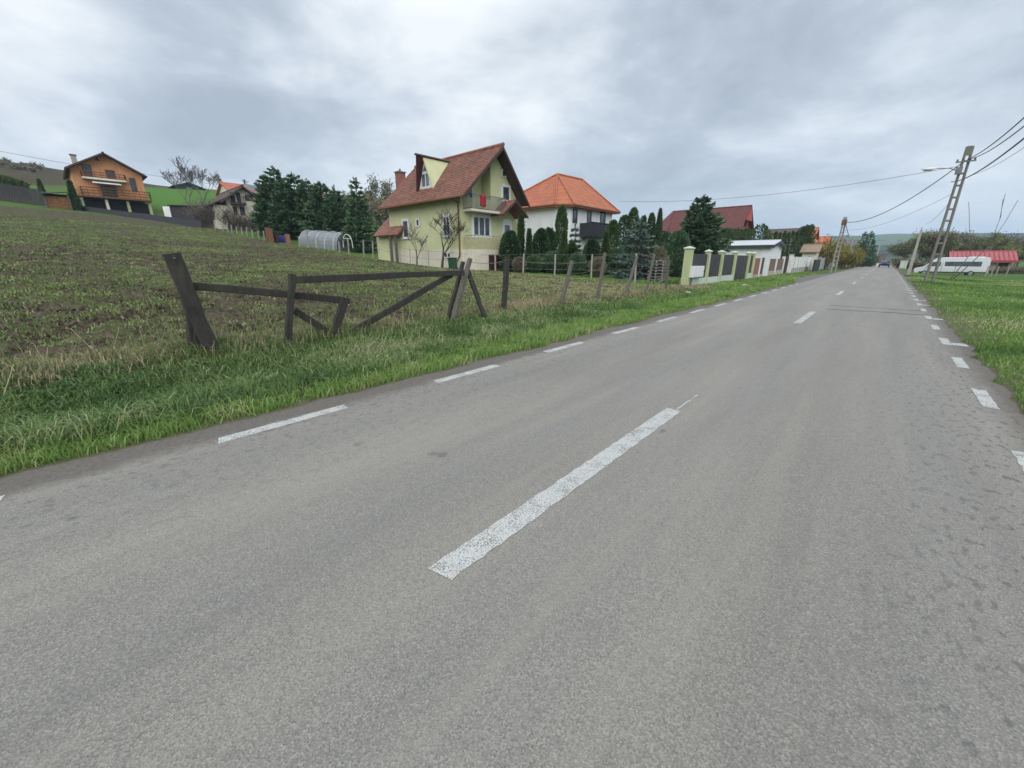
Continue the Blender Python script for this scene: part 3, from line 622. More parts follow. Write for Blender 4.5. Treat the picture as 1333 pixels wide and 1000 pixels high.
# right meadow
X, Y = scatter(230000, 1.5, 26, 2.0, 66, 1.25); Xn = rg.uniform(1.4, 8, 60000); Yn = rg.uniform(2.2, 13, 60000); kn = rg.random(60000) < np.minimum(1, (9/np.hypot(Xn, Yn))**1.5); X = np.concatenate([X, Xn[kn]]); Y = np.concatenate([Y, Yn[kn]]); k = (X > edgeR(Y)-.04); X, Y = X[k], Y[k]; d = np.hypot(X, Y); clump = fbm(X*.7, Y*.7, 91, 4)
k = rg.random(len(X)) < sstep(.2, .45, clump+.15+.2*(X > edgeR(Y)+.3)); X, Y, d, clump = X[k], Y[k], d[k], clump[k]
H = rg.uniform(.04, .13, len(X))*(.5+clump)*(1+.25*(clump > .6)); W = .0035+d*.0011
blades('meadow_grass', M['grass'], X, Y, terrain(X, Y), H, W, rg.uniform(.1, .9, len(X)), np.clip(.52+(fbm(X*.35, Y*.35, 93, 3)-.5)*1.9+rg.normal(0, .15, len(X)), 0, 1), rg)['kind'] = 'stuff'
# brighter tufts of young weeds, clump by clump
nt_ = 900; tx_ = rg.uniform(-34, -9, nt_*3); ty_ = rg.uniform(-7, 21, nt_*3); k = (rg.random(nt_*3) < np.minimum(1, (13/np.hypot(tx_, ty_))**1.2)) & (field_w(tx_, ty_) > .7); tx_, ty_ = tx_[k][:nt_], ty_[k][:nt_]; nt_ = len(tx_); sz_ = rg.uniform(.06, .22, nt_)
X = (tx_[:, None]+rg.normal(0, 1, (nt_, 45))*sz_[:, None]).ravel(); Y = (ty_[:, None]+rg.normal(0, 1, (nt_, 45))*sz_[:, None]).ravel(); d = np.hypot(X, Y)
blades('weed_tufts', M['weed'], X, Y, field_z(X, Y)+.02, np.repeat(rg.uniform(.06, .16, nt_), 45)*rg.uniform(.6, 1.2, len(X)), .008+d*.0011, rg.uniform(.3, 1.1, len(X)), np.clip(np.repeat(rg.uniform(.45, .85, nt_), 45)+rg.normal(0, .1, len(X)), 0, 1), rg, .8)['kind'] = 'stuff'
# clods of turned earth and stubble
X = rg.uniform(-45, -8.8, 260000); Y = rg.uniform(-10, 22, 260000); d = np.hypot(X, Y); k = (rg.random(len(X)) < np.minimum(1, (10/d)**1.6)) & (field_w(X, Y) > .6); X, Y, d = X[k], Y[k], d[k]; n = len(X)
S = (rg.uniform(.015, .05, n)+d*.0008)[:, None, None]; tet = np.array([[1, 0, -.3], [-.5, .87, -.3], [-.5, -.87, -.3], [0, 0, .8]])[None]+rg.normal(0, .3, (n, 4, 3))
V = np.stack([X, Y, field_z(X, Y)+rg.uniform(-.02, .06, n)], 1)[:, None]+tet*S; i = np.arange(n)[:, None]*4
fastmesh('field_clods', V.reshape(-1, 3), [np.concatenate([i+np.array([[0, 1, 3]]), i+np.array([[1, 2, 3]]), i+np.array([[2, 0, 3]])])], M['clod'], attr=np.repeat(np.clip(rg.normal(.42, .25, n), 0, 1), 4))['kind'] = 'stuff'
# yard grass of the green house and far verge
X = rg.uniform(-24, -8, 60000); Y = rg.uniform(10, 34, 60000); k = (Y > fborder(X)-.6) | ((Y < fborder(X)) & (X > -19) & (rg.random(60000) < sstep(10, 15, Y)*sstep(-19, -14, X)*sstep(.4, .6, fbm(X*.6, Y*.6, 97, 3)+.08))); X, Y = X[k], Y[k]; d = np.hypot(X, Y); clump = fbm(X*.5, Y*.5, 95, 3); X2 = rg.uniform(-8.6, -4.6, 14000); Y2 = rg.uniform(26, 60, 14000); k = (X2 < edgeL(Y2)+.05); X2, Y2 = X2[k], Y2[k]
X = np.concatenate([X, X2]); Y = np.concatenate([Y, Y2]); d = np.hypot(X, Y); clump = fbm(X*.5, Y*.5, 95, 3)
blades('yard_grass', M['grass'], X, Y, terrain(X, Y), rg.uniform(.06, .2, len(X)), .02+d*.0012, rg.uniform(.2, .9, len(X)), np.clip(.55+(clump-.5)*1.1+rg.normal(0, .15, len(X)), 0, 1), rg)['kind'] = 'stuff'

# ================================================================== the broken wooden gate in the foreground
XF = -7.5
def fx_(px, py, dx=0): return onX(px, py, XF+dx)
t = thing('leaning_post', 'thick dark square post leaning far left over the ditch, flat cut top', 'fence post', G(276, 463), None)
b = MB(); p1 = fx_(282, 474); p0 = fx_(223, 330); b.timber(p1, p0, .19, .17, (1, 0, 0), 9, .008); b.build('post', M['oldwood'], t)
b = MB(); b.timber(fx_(254, 468, -.1), fx_(246, 382, -.1), .15, .14, (1, 0, 0), 5, .01); b.build('stub', M['oldwood'], t, 'shorter rotten stub standing behind the leaning post')
b = MB(); q = fx_(227, 336, .095); b.lathe(q, [(.0, -.012), (.012, -.008), (.012, .008), (.0, .012)], 8); b.build('nail', M['steel'], t)
t = thing('wooden_gate', 'low dark wooden gate leaf sagging beside the leaning post, with short post and brace', 'gate', fx_(432, 442), 'broken gate leaves')
b = MB(); b.timber(fx_(244, 372, -.03), fx_(455, 392, -.03), .115, .045, (1, 0, 0), 10, .006); b.build('rail', M['oldwood'], t)
b = MB(); b.timber(fx_(431, 446), fx_(449, 388), .15, .07, (1, 0, 0), 4, .005); b.build('post', M['oldwood'], t)
b = MB(); b.timber(fx_(383, 404, -.05), fx_(430, 434, -.05), .12, .04, (1, 0, 0), 5, .006); b.build('brace', M['oldwood'], t)
t = thing('wooden_gate', 'long dark wooden gate leaf with mossy top rail reaching to the crossed posts', 'gate', fx_(374, 458, .07), 'broken gate leaves')
b = MB(); b.timber(fx_(374, 464, .08), fx_(380, 357, .08), .10, .10, (1, 0, 0), 7, .006); b.build('post', M['oldwood'], t)
b = MB(); b.timber(fx_(384, 364.5, .1), fx_(604, 355, .1), .125, .05, (1, 0, 0), 12, .006); b.build('rail', M['oldwood'], t)
b = MB(); b.timber(fx_(438, 443, .02), fx_(588, 358, .03), .125, .05, (1, 0, 0), 8, .006); b.build('brace', M['oldwood'], t)
t = thing('crossed_posts', 'three dark weathered posts leaning together like a trestle at the end of the gate', 'fence post', fx_(590, 426), None)
b = MB(); b.timber(fx_(586, 430, .02), fx_(612, 337, .02), .10, .10, (1, 0, 0), 7, .008); b.build('post', M['greywood'], t, 'lighter grey post of the trestle')
b = MB(); b.timber(fx_(581, 424, -.12), fx_(603, 341, -.1), .085, .08, (1, 0, 0), 7, .008); b.build('post', M['oldwood'], t)
b = MB(); b.timber(Vector(fx_(636, 428, .3)), fx_(609, 352, -.03), .115, .06, (1, 0, 0), 7, .008); b.build('strut', M['oldwood'], t)
# ---- roadside posts and wire
posts = [((654, 410), (660, 334), 'weathered grey fence post, first one right of the wooden trestle', .12), ((730, 396), (745, 340), 'grey fence post leaning right, between the two upright posts by the field', .10),
         ((777, 391), (788, 329), 'pale grey fence post with a slanted top in front of the round bush', .10), ((813, 388), (829, 334), 'rough dark fence post leaning right in front of the blue spruce', .10),
         ((839, 385), (852, 331), 'pale split fence post leaning right, near the far end of the wire', .09), ((867, 377), (870, 333), 'upright grey fence post closest to the pale green wall', .09)]
tops = []
for (bx, by), (tx, ty), lab, wd in posts:
    p = G(bx, by); p.x = min(p.x, -7.6); p = onX(bx, by, p.x); q = onX(tx, ty, p.x); p.z = min(p.z, tz(p.x, p.y))-.1
    b = MB(); b.timber(p, q, wd, wd, (1, 0, 0), 6, .008); o = b.build('fence_post', M['greywood'] if wd < .11 else M['oldwood']); solo(o, lab, 'fence post', 'posts of the roadside wire fence'); tops.append((p, q))
st = (fx_(586, 430), fx_(612, 337)); tops = [st]+tops
for k, (lab, f) in enumerate((('topmost rusty wire strung along the roadside fence posts', .95), ('second wire from the top along the roadside fence posts', .72), ('third wire from the top along the roadside fence posts', .5), ('lowest wire along the roadside fence posts', .28))):
    b = MB()
    L = [p.lerp(q, f)+Vector((.06, 0, 0)) for p, q in tops]; P = [L[0]]
    for a, c in zip(L, L[1:]):
        for s in (.33, .67, 1.): P.append(a.lerp(c, s)+Vector((0, 0, -.05 if s < 1 else 0)))
    b.tube(P, .005, 4); o = b.build('fence_wire', M['wire_rust']); solo(o, lab, 'wire', 'wires of the roadside fence')
# ================================================================== houses
M['green_wall'] = plain('green_wall', (.64, .65, .38), (.57, .58, .34), 1.2, .85, .15, stain=(.44, .46, .27))
M['cream'] = plain('cream', (.74, .68, .55), (.65, .60, .48), 1.5, .85, .2, stain=(.40, .36, .28)); M['white_wall'] = plain('white_wall', (.80, .81, .82), (.74, .75, .76), 1.2, .85, .12, stain=(.52, .53, .53))
M['orange'] = plain('orange', (.70, .34, .165), (.62, .29, .14), 1.2, .85, .15, stain=(.38, .17, .07)); M['redhouse'] = plain('redhouse', (.45, .10, .06), (.36, .08, .05), 1.2, .8, .15)
M['tile_old'] = tiles('tile_old', (.33, .135, .088), (.17, .07, .05), .30, .17, (.10, .062, .046), .9); M['tile_orange'] = tiles('tile_orange', (.44, .13, .055), (.35, .10, .043), .36, .42, (.2, .09, .055), .45)
M['tile_red'] = tiles('tile_red', (.14, .032, .028), (.10, .024, .022), .4, .4, (.11, .06, .05), .5); M['tile_brown'] = tiles('tile_brown', (.085, .05, .042), (.06, .036, .03), .35, .35, (.05, .04, .035), .4)
M['tile_far'] = tiles('tile_far', (.50, .13, .06), (.36, .09, .05), .5, .5, (.3, .12, .08), .5); M['tile_grey'] = tiles('tile_grey', (.17, .18, .20), (.13, .14, .155), .5, .5, (.1, .1, .1), .4); M['tile_pink'] = tiles('tile_pink', (.30, .12, .10), (.24, .10, .085), .5, .5, (.16, .09, .08), .4)
M['metal_red'] = plain('metal_red', (.38, .06, .065), (.32, .05, .055), 1, .5, .08); M['brick'] = tiles('brick', (.30, .115, .08), (.24, .09, .065), .25, .08, (.18, .1, .08), .3)
M['maroon'] = plain('maroon', (.075, .022, .026), (.055, .018, .02), 3, .6, .1); M['stone'] = plain('stone', (.52, .50, .30), (.34, .33, .19), 7, .9, .5, fine=10)
M['red_cloth'] = plain('red_cloth', (.36, .03, .04), (.26, .02, .03), 5, .9, .2); M['bin'] = plain('bin', (.025, .085, .045), (.02, .065, .035), 4, .45, .08); M['barrel'] = plain('barrel', (.022, .035, .22), (.018, .03, .16), 4, .45, .08)
M['black_rail'] = plain('black_rail', (.02, .022, .028), (.03, .032, .04), 5, .6, .15)
def FX(b, X, r, d0, d1, zo=None):
    """box on a plane X=const covering the surveyed rectangle r"""
    x0, y0, x1, y1 = r; ym = (y0+y1)/2; xm = (x0+x1)/2; a = onX(x0, ym, X).y; c = onX(x1, ym, X).y; z1 = onX(xm, y0, X).z; z0 = onX(xm, y1, X).z
    b.box((X+d0, a, z0), (X+d1, c, z1)); return a, c, z0, z1
def FY(b, Y, r, d0, d1):
    x0, y0, x1, y1 = r; ym = (y0+y1)/2; xm = (x0+x1)/2; a = onY(x0, ym, Y).x; c = onY(x1, ym, Y).x; z1 = onY(xm, y0, Y).z; z0 = onY(xm, y1, Y).z
    b.box((a, Y-d0, z0), (c, Y-d1, z1)); return a, c, z0, z1
def window(par, axis, pl, u0, u1, z0, z1, mull=1, frame='frame', gl='glass', name='window', fw=.09, sill=True, proud=.05, trim=0., cross=False):
    """a window set on a wall plane: frame (part), pane(s) and sill (sub-parts). axis 'x': wall plane X=pl facing +X; 'y': wall plane Y=pl facing -Y"""
    def bx(b, ua, ub, za, zb, da, db):
        if axis == 'x': b.box((pl+da, ua, za), (pl+db, ub, zb))
        else: b.box((ua, pl-db, za), (ub, pl-da, zb))
    u0, u1 = min(u0, u1), max(u0, u1); z0, z1 = min(z0, z1), max(z0, z1); b = MB(); t_ = fw+trim
    bx(b, u0-trim, u0+fw, z0, z1, -.03, proud); bx(b, u1-fw, u1+trim, z0, z1, -.03, proud); bx(b, u0-trim, u1+trim, z1-fw, z1+trim, -.03, proud+.003); bx(b, u0-trim, u1+trim, z0-trim*.3, z0+fw, -.03, proud+.003)
    for k in range(1, mull+1):
        c = u0+(u1-u0)*k/(mull+1); bx(b, c-fw*.5, c+fw*.5, z0+fw, z1-fw, -.03, proud-.004)
    if cross: bx(b, u0+fw, u1-fw, z0+(z1-z0)*.66-.03, z0+(z1-z0)*.66+.03, -.03, proud-.007)
    f = b.build(name, M[frame], par); b = MB(); bx(b, u0+fw*.8, u1-fw*.8, z0+fw*.8, z1-fw*.8, -.02, .012); b.build('pane', M[gl], f)
    if sill: b = MB(); bx(b, u0-.06-trim, u1+.06+trim, z0-.06-trim*.3, z0-.002-trim*.3, -.02, proud+.07); b.build('sill', M['frame'], f)
    return f
def door(par, axis, pl, u0, u1, z0, z1, mat, proud=.05, handle=True):
    b = MB(); u0, u1 = min(u0, u1), max(u0, u1)
    def bx(b, ua, ub, za, zb, da, db):
        if axis == 'x': b.box((pl+da, ua, za), (pl+db, ub, zb))
        else: b.box((ua, pl-db, za), (ub, pl-da, zb))
    bx(b, u0, u1, z0, z1, -.03, proud); d = b.build('door', M[mat], par)
    if handle: b = MB(); bx(b, u1-.16, u1-.1, z0+.95, z0+1.1, proud, proud+.05); b.build('handle', M['steel'], d)
    return d
def railing(par, pts, z, h, mat, nb=12, name='railing', bar=.018, rails=(1., .06), posts=True):
    b = MB()
    for a, c in zip(pts, pts[1:]):
        a = Vector((a[0], a[1], z)); c = Vector((c[0], c[1], z)); up = Vector((0, 0, h))
        for f in rails: b.tube([a+up*f, c+up*f], bar*1.4, 5)
        n = max(1, int((c-a).length*nb/3))
        if posts:
            for k in range(n+1): p = a.lerp(c, k/n); b.tube([p, p+up], bar, 4)
    return b.build(name, M[mat], par)
def gable_house(X0, X1, Y0, Y1, z0, ze, zr, axis, ov, ove, wall, roof, par, th=.18, name='roof'):
    """walls with gables and a two-slope roof; ridge along 'x' or 'y'"""
    b = MB()
    if axis == 'x':
        ym = (Y0+Y1)/2; b.extr([(X1, Y0, z0), (X1, Y1, z0), (X1, Y1, ze), (X1, ym, zr-.02), (X1, Y0, ze)], (X0-X1, 0, 0))
        W = b.build('wall', M[wall], par); r = MB(); s = (zr-ze)/(ym-Y0)
        r.slab([(X1+ove, Y0-ov, ze-ov*s+th), (X1+ove, ym, zr+th), (X0-ove, ym, zr+th), (X0-ove, Y0-ov, ze-ov*s+th)], th); r.slab([(X1+ove, ym, zr+th), (X1+ove, Y1+ov, ze-ov*s+th), (X0-ove, Y1+ov, ze-ov*s+th), (X0-ove, ym, zr+th)], th)
        r.tube([(X0-ove, ym, zr+th-.02), (X1+ove, ym, zr+th-.02)], .12, 8)
    else:
        xm = (X0+X1)/2; b.extr([(X0, Y0, z0), (X1, Y0, z0), (X1, Y0, ze), (xm, Y0, zr-.02), (X0, Y0, ze)], (0, Y1-Y0, 0))
        W = b.build('wall', M[wall], par); r = MB(); s = (zr-ze)/(xm-X0)
        r.slab([(X0-ov, Y0-ove, ze-ov*s+th), (xm, Y0-ove, zr+th), (xm, Y1+ove, zr+th), (X0-ov, Y1+ove, ze-ov*s+th)], th); r.slab([(xm, Y0-ove, zr+th), (X1+ov, Y0-ove, ze-ov*s+th), (X1+ov, Y1+ove, ze-ov*s+th), (xm, Y1+ove, zr+th)], th)
        r.tube([(xm, Y0-ove, zr+th-.02), (xm, Y1+ove, zr+th-.02)], .12, 8)
    return W, r.build(name, M[roof], par)

# ---------------------------------------------------------------- the green house
GXf, GXb, GY0, GY1 = -22.8, -32.0, 19.8, 25.95; gm_ = 23.15
g = thing('green_house', 'lime green house with a steep weathered red tile roof and tall dormer', 'house', (-27.4, 23, .7))
ze, zr = 6.15, 9.22; s_ = (zr-ze)/(gm_-GY0); s2 = 1.2; ze2 = zr-s2*(GY1-gm_)
b = MB(); b.box((GXb, GY0, 2.3), (GXf, GY1, ze2-.02)); # ground floor
b.extr([(GXf-1.0, GY0+.003, ze2-.03), (GXf-1.0, GY1-.003, ze2-.03), (GXf-1.0, gm_, zr), (GXf-1.0, GY0+.003, ze)], (GXb-GXf+1.0, 0, 0))
b.extr([(GXf-1.01, gm_-.35, ze2-.03), (GXf-1.01, GY1-.006, ze2-.03), (GXf-1.01, gm_-.006, zr-.02), (GXf-1.01, gm_-.35, zr-.34)], (1.003, 0, 0)); b.build('wall', M['green_wall'], g)
b = MB(); b.box((GXb-.06, GY0-.06, .2), (GXf+.06, GY1+.06, 2.3)); b.build('plinth', M['cream'], g)
r = MB(); th = .17; ov = .62; XA, XB = GXf+.95, GXb-.5
for sg, ya in ((1, GY0-ov), (-1, GY1+.2)):
    zl = ze-ov*s_ if sg > 0 else ze2-.2*s2; n = 24; e0 = 0
    for k in range(n):
        y0_ = ya+(gm_-ya)*k/n; y1_ = ya+(gm_-ya)*(k+1)/n+sg*.03; z0_ = zl+(zr-zl)*k/n; z1_ = zl+(zr-zl)*(k+1)/n
        r.slab([(XA, y0_, z0_+th+.022), (XA, y1_, z1_+th), (XB, y1_, z1_+th), (XB, y0_, z0_+th+.022)], .06)
    
r.tube([(XB, gm_, zr+th), (XA+.06, gm_, zr+th+.02)], .13, 8); rf = r.build('roof', M['tile_old'], g)
b = MB()
for ya in (GY0-ov, GY1+.2):
    zl = ze-ov*s_ if ya < gm_ else ze2-.2*s2; b.slab([(XA-.02, ya, zl+.105), (XA-.02, gm_, zr+.105), (XB, gm_, zr+.105), (XB, ya, zl+.105)], .09)
    sg = 1 if ya < gm_ else -1; b.extr([(XA-.02, ya, zl-.12), (XA-.02, ya, zl+.1), (XA-.02, gm_, zr+.1), (XA-.02, gm_, zr-.14)], (.07, 0, 0))
b.build('soffit', M['darkwood'], g)
b = MB(); b.tube([(XA, GY0-ov-.08, ze-ov*s_+.08), (XB, GY0-ov-.08, ze-ov*s_+.05)], .075, 8); gt = b.build('gutter', M['brownwood'], g)
b = MB(); b.tube([(GXf-.15, GY0-ov-.05, ze-ov*s_+.02), (GXf-.12, GY0-.12, ze-.75), (GXf-.12, GY0-.12, 1.9), (GXf-.6, GY0-.2, 1.25)], .055, 8); b.build('downpipe', M['brownwood'], g)
# chimney
def zp3(x, y): return (460+x/5.554, 180+y/5.554)
ch = onY(*zp3(338, 300), 24.2); b = MB(); b.box((ch.x-.35, 23.9, 7), (ch.x+.35, 24.6, onY(*zp3(338, 250), 24.2).z)); c_ = b.build('chimney', M['brick'], g)
zt = onY(*zp3(338, 250), 24.2).z; b = MB(); b.box((ch.x-.42, 23.83, zt), (ch.x+.42, 24.67, zt+.1)); b.tube([(ch.x, 24.25, zt+.1), (ch.x, 24.25, zt+.35)], .1, 8); b.build('cap', M['steel'], c_)
# dormer (A-frame)
dY = 20.35; dzb = ze+(dY-GY0)*s_+.12; dx = -27.35; dza = 8.98; hw = .95
d_ = thing('dormer', None, None, (0, 0, 0)); d_.parent = g; d_.location = Vector((dx, dY, dzb))-g.location
yb = GY0+(dza-ze-.17)/s_+.2
b = MB(); b.extr([(dx-hw, dY, dzb), (dx+hw, dY, dzb), (dx, dY, dza-.08)], (0, .12, 0)); b.build('dormer_front', M['frame'], d_)
b = MB(); b.box((dx-.42, dY-.02, dzb+.22), (dx-.06, dY+.02, dzb+1.05)); b.box((dx+.06, dY-.02, dzb+.22), (dx+.42, dY+.02, dzb+1.05)); b.extr([(dx-.28, dY-.02, dzb+1.25), (dx+.28, dY-.02, dzb+1.25), (dx, dY-.02, dza-.6)], (0, .04, 0)); b.build('dormer_window', M['glass_blue'], d_)
bl_ = lambda y: dzb-.1+max(0, (y-dY))*s_*0
for nm, sg, mt in (('dormer_cheek', 1, 'green_wall'), ('dormer_slope', -1, 'maroon')):
    yb0 = dY+.1; b = MB(); b.slab([(dx, dY-(.15 if sg > 0 else .75), dza+.05), (dx, yb, dza+.05), (dx+sg*(hw+.12), yb0, dzb-.08), (dx+sg*(hw+.05), dY-(.08 if sg > 0 else .2), dzb-.05)], .09); b.build(nm, M[mt], d_)
b = MB(); b.extr([(dx-.16, dY-.8, dza+.02), (dx, dY-.8, dza+.14), (dx+.16, dY-.8, dza+.02)], (0, yb-dY+.8, 0)); b.build('dormer_ridge', M['tile_brown'], d_)
# gable: loggia, balcony, windows
def gy(x, X=GXf): return onX(*zp3(x, 500), X).y
def gz(y, x=950, X=GXf): return onX(*zp3(x, y), X).z
zb = gz(535); b = MB(); b.box((GXf, GY0+.25, zb-.12), (GXf+.85, gy(1045), zb+.03)); b.build('balcony', M['cream'], g)
railing(g, [(GXf, GY0+.28), (GXf+.82, GY0+.28), (GXf+.82, gy(1045)-.03), (GXf, gy(1045)-.03)], zb+.03, .95, 'steel', 26, 'balcony_railing', .02)
window(g, 'x', GXf-1.0, GY0+1.2, GY0+2.1, zb+.05, zb+2.0, 1, name='balcony_door', sill=False)
b = MB(); b.box((GXf-.98, GY0+.2, ze), (GXf-.9, GY0+1.05, zb+1.2)); b.build('loggia_panel', M['frame'], g)
window(g, 'x', GXf, gy(1075), gy(1130), gz(455, 1100), gz(345, 1100), 0, trim=.08); window(g, 'x', GXf, gy(1072), gy(1104), gz(285, 1090), gz(228, 1090), 0, sill=False)
window(g, 'x', GXf, gy(860), gy(985), gz(712), gz(568), 2, trim=.12); 
d0 = gz(585, 1105); dd = door(g, 'x', GXf, gy(1074), gy(1142), 1.95, d0-.25, 'frame')
b = MB(); yc = (gy(1074)+gy(1142))/2; hw_ = abs(gy(1142)-gy(1074))/2; b.extr([(GXf-.02, yc+hw_*math.cos(a), d0-.25+.5*hw_*math.sin(a)) for a in [i*math.pi/10 for i in range(11)]], (.06, 0, 0)); b.build('fanlight', M['frame'], dd)
b = MB(); b.box((GXf+.05, yc-.28, 2.9), (GXf+.062, yc+.28, d0-.45)); b.build('glazing', M['glass_blue'], dd)
# canopy over the door
ya, yb_ = gy(1045, GXf+.8), gy(1228, GXf+.8); yc = (ya+yb_)/2; zc0 = gz(560, 1140, GXf+.9); zc1 = gz(448, 1160, GXf+.9)
b = MB(); b.slab([(GXf+1.3, ya, zc0), (GXf+1.3, yc, zc1), (GXf, yc, zc1), (GXf, ya, zc0)], .12); b.slab([(GXf+1.3, yc, zc1), (GXf+1.3, yb_, zc0), (GXf, yb_, zc0), (GXf, yc, zc1)], .12); cn = b.build('canopy', M['tile_old'], g)
b = MB(); b.extr([(GXf+1.3, ya, zc0-.16), (GXf+1.3, ya, zc0), (GXf+1.3, yc, zc1), (GXf+1.3, yb_, zc0), (GXf+1.3, yb_, zc0-.16), (GXf+1.3, yc, zc1-.2)], (.05, 0, 0)); b.build('bargeboard', M['darkwood'], cn)
# terrace
tz1 = gz(705, 930, GXf+1.3); tz0 = gz(805, 930, GXf+1.3); b = MB(); b.box((GXf+.06, GY0+.05, .3), (GXf+1.3, gy(1065, GXf+1.3), tz0)); tr_ = b.build('terrace', M['cream'], g)
b = MB(); b.box((GXf+1.18, GY0+.1, tz0), (GXf+1.26, gy(1065, GXf+1.3), tz1-.1)); b.box((GXf+.1, GY0+.1, tz0), (GXf+1.18, GY0+.18, tz1-.1)); b.build('parapet', M['stone'], tr_)
railing(tr_, [(GXf+.1, GY0+.14), (GXf+1.24, GY0+.14), (GXf+1.24, gy(1065, GXf+1.3))], tz0, tz1-tz0, 'steel', 9, 'railing', .015)
door(g, 'x', GXf+1.3, gy(972, GXf+1.3), gy(1062, GXf+1.3), .5, gz(842, 1020, GXf+1.3), 'maroon', .04, False)
# side wall windows
def sx(x): return onY(*zp3(x, 640), GY0).x
def sz(y, x=520): return onY(*zp3(x, y), GY0).z
window(g, 'y', GY0, sx(358), sx(400), sz(722, 378), sz(592, 378), 0, trim=.1); window(g, 'y', GY0, sx(652), sx(700), sz(708, 675), sz(562, 675), 1, trim=.1); window(g, 'y', GY0, sx(455), sx(482), sz(640, 468), sz(582, 468), 0, sill=False); window(g, 'y', GY0-.06, sx(652), sx(703), sz(868, 678), sz(825, 678), 1, sill=False)
# side porch at the back
pz1 = onY(*zp3(250, 562), GY0).z; pz0 = onY(*zp3(200, 705), GY0-.6).z; px0 = onY(*zp3(150, 700), GY0-.6).x; px1 = onY(*zp3(318, 620), GY0-.6).x; pw = onY(*zp3(182, 800), GY0-.1).x
b = MB(); b.box((pw, GY0-.2, .8), (GXb-.06, GY0+1.6, pz0+.25)); b.build('annex', M['green_wall'], g)
b = MB(); b.slab([(px0, GY0-.75, pz0), (px1, GY0-.75, pz0), (px1, GY0+.9, pz1), (px0, GY0+.9, pz1)], .14); b.slab([(px0, GY0+2.4, pz0), (px1, GY0+2.4, pz0), (px1, GY0+.9, pz1), (px0, GY0+.9, pz1)], .14); b.build('annex_roof', M['tile_old'], g)
b = MB(); 
for xx in (275, 312): q = onY(*zp3(xx, 800), GY0-.55); b.box((q.x-.09, GY0-.65, 1.0), (q.x+.09, GY0-.47, pz0+.1))
b.build('annex_post', M['greywood'], g)
# things round the green house
q = onX(*zp3(938, 470), GXf+.9); b = MB(); 
nn = 7
vs = []; fs = []
for i in range(nn):
    for j in range(6):
        f = j/5; vs.append((GXf+.90+.03*math.sin(i*1.9+j)+.03*(f > .8), q.y-.28+.56*i/(nn-1), zb+.98-.75*f+.04*math.sin(i*1.3)))
for i in range(nn-1):
    for j in range(5): fs.append((i*6+j, i*6+j+1, (i+1)*6+j+1, (i+1)*6+j))
b.add(vs, fs); o = b.build('blanket', M['red_cloth'], smooth=True); md = o.modifiers.new('s', 'SOLIDIFY'); md.thickness = .03; solo(o, 'bright red blanket hung over the balcony railing of the green house', 'blanket')
q = onY(*zp3(728, 945), 18.95); z_ = tz(q.x, 18.9); t = thing('wheelie_bin', 'dark green wheelie bin beside the downpipe corner of the green house', 'bin', (q.x, 18.9, z_))
b = MB(); b.extr([(q.x-.2, 18.65, z_+.05), (q.x+.2, 18.65, z_+.05), (q.x+.23, 18.6, z_+.8), (q.x-.23, 18.6, z_+.8)], (0, .45, 0)); b.build('body', M['bin'], t)
b = MB(); b.bevbox((q.x-.25, 18.55, z_+.8), (q.x+.25, 19.1, z_+.86), .03); b.build('lid', M['bin'], t)
for sg in (-1, 1): b = MB(); b.tube([(q.x+sg*.18, 19.05, z_+.1), (q.x+sg*.23, 19.05, z_+.1)], .1, 12); b.build('wheel', M['dark'], t)
bare((onY(*zp3(640, 945), 18.7).x, 18.7, 1.0), onY(*zp3(650, 500), 18.7).z-1.0, 'pruned fruit tree with dark bark close to the corner of the green house', 'pruned trees by the green house', 'fruit_tree', 21, 4, .62, .36, .55, 'bark_dark', .014, .11, kids=(3, 4), cat='fruit tree', gnarl=.07)
bare((onY(*zp3(458, 915), 18.6).x, 18.6, 1.2), onY(*zp3(458, 585), 18.6).z-1.2, 'smaller pale pruned fruit tree near the middle of the green side wall', 'pruned trees by the green house', 'fruit_tree', 24, 4, .55, .36, .5, 'twig', .011, .07, kids=(3, 4), cat='fruit tree', gnarl=.07)

# ---------------------------------------------------------------- the white house
def zp4(x, y): return (640+x/5.554, 210+y/5.554)
wF = -23.6
wy0 = onX(*zp4(530, 330), wF).y; wy1 = onX(*zp4(872, 390), wF).y; wz = onX(*zp4(530, 305), wF).z-.05; L_ = 9.5; wx0 = wF-L_
h = thing('white_house', 'white two storey house with bright orange hipped tile roof and black balcony', 'house', ((wF+wx0)/2, (wy0+wy1)/2, .4))
b = MB(); ch_ = 1.0; P = [(wx0, wy0), (wF-ch_, wy0), (wF, wy0+ch_), (wF, wy1), (wx0, wy1)]; b.prism(P, 0, wz); b.build('wall', M['white_wall'], h)
e = .6; zE = wz-.05; ra = onX(*zp4(475, 95), wF-4.2); rb = onX(*zp4(655, 135), wF-3.6); zR = max(ra.z, rb.z); b = MB()
E0 = (wx0-e, wy0-e, zE); E1 = (wF-ch_+.3, wy0-e, zE); E2 = (wF+e, wy0+ch_-.3, zE); E3 = (wF+e, wy1+e, zE); E4 = (wx0-e, wy1+e, zE); R0 = (ra.x, ra.y, zR); R1 = (rb.x, rb.y, zR-.1)
vs = [E0, E1, E2, E3, E4, R0, R1]; b.add(vs, [(0, 1, 5), (1, 2, 5), (2, 3, 6, 5), (3, 4, 6), (4, 0, 5, 6)])
b.add([(v[0], v[1], v[2]-.14) for v in vs[:5]]+vs[:5], [(4, 3, 2, 1, 0)]+[(i, (i+1) % 5, 5+(i+1) % 5, 5+i) for i in range(5)]); rfw = b.build('roof', M['tile_orange'], h)
b = MB()
for p, q in ((E0, R0), (E1, R0), (E2, R0), (R0, R1), (E3, R1), (E4, R1)): b.tube([Vector(p)+Vector((0, 0, .04)), Vector(q)+Vector((0, 0, .04))], .11, 6)
b.build('ridge_tiles', M['tile_orange'], rfw)
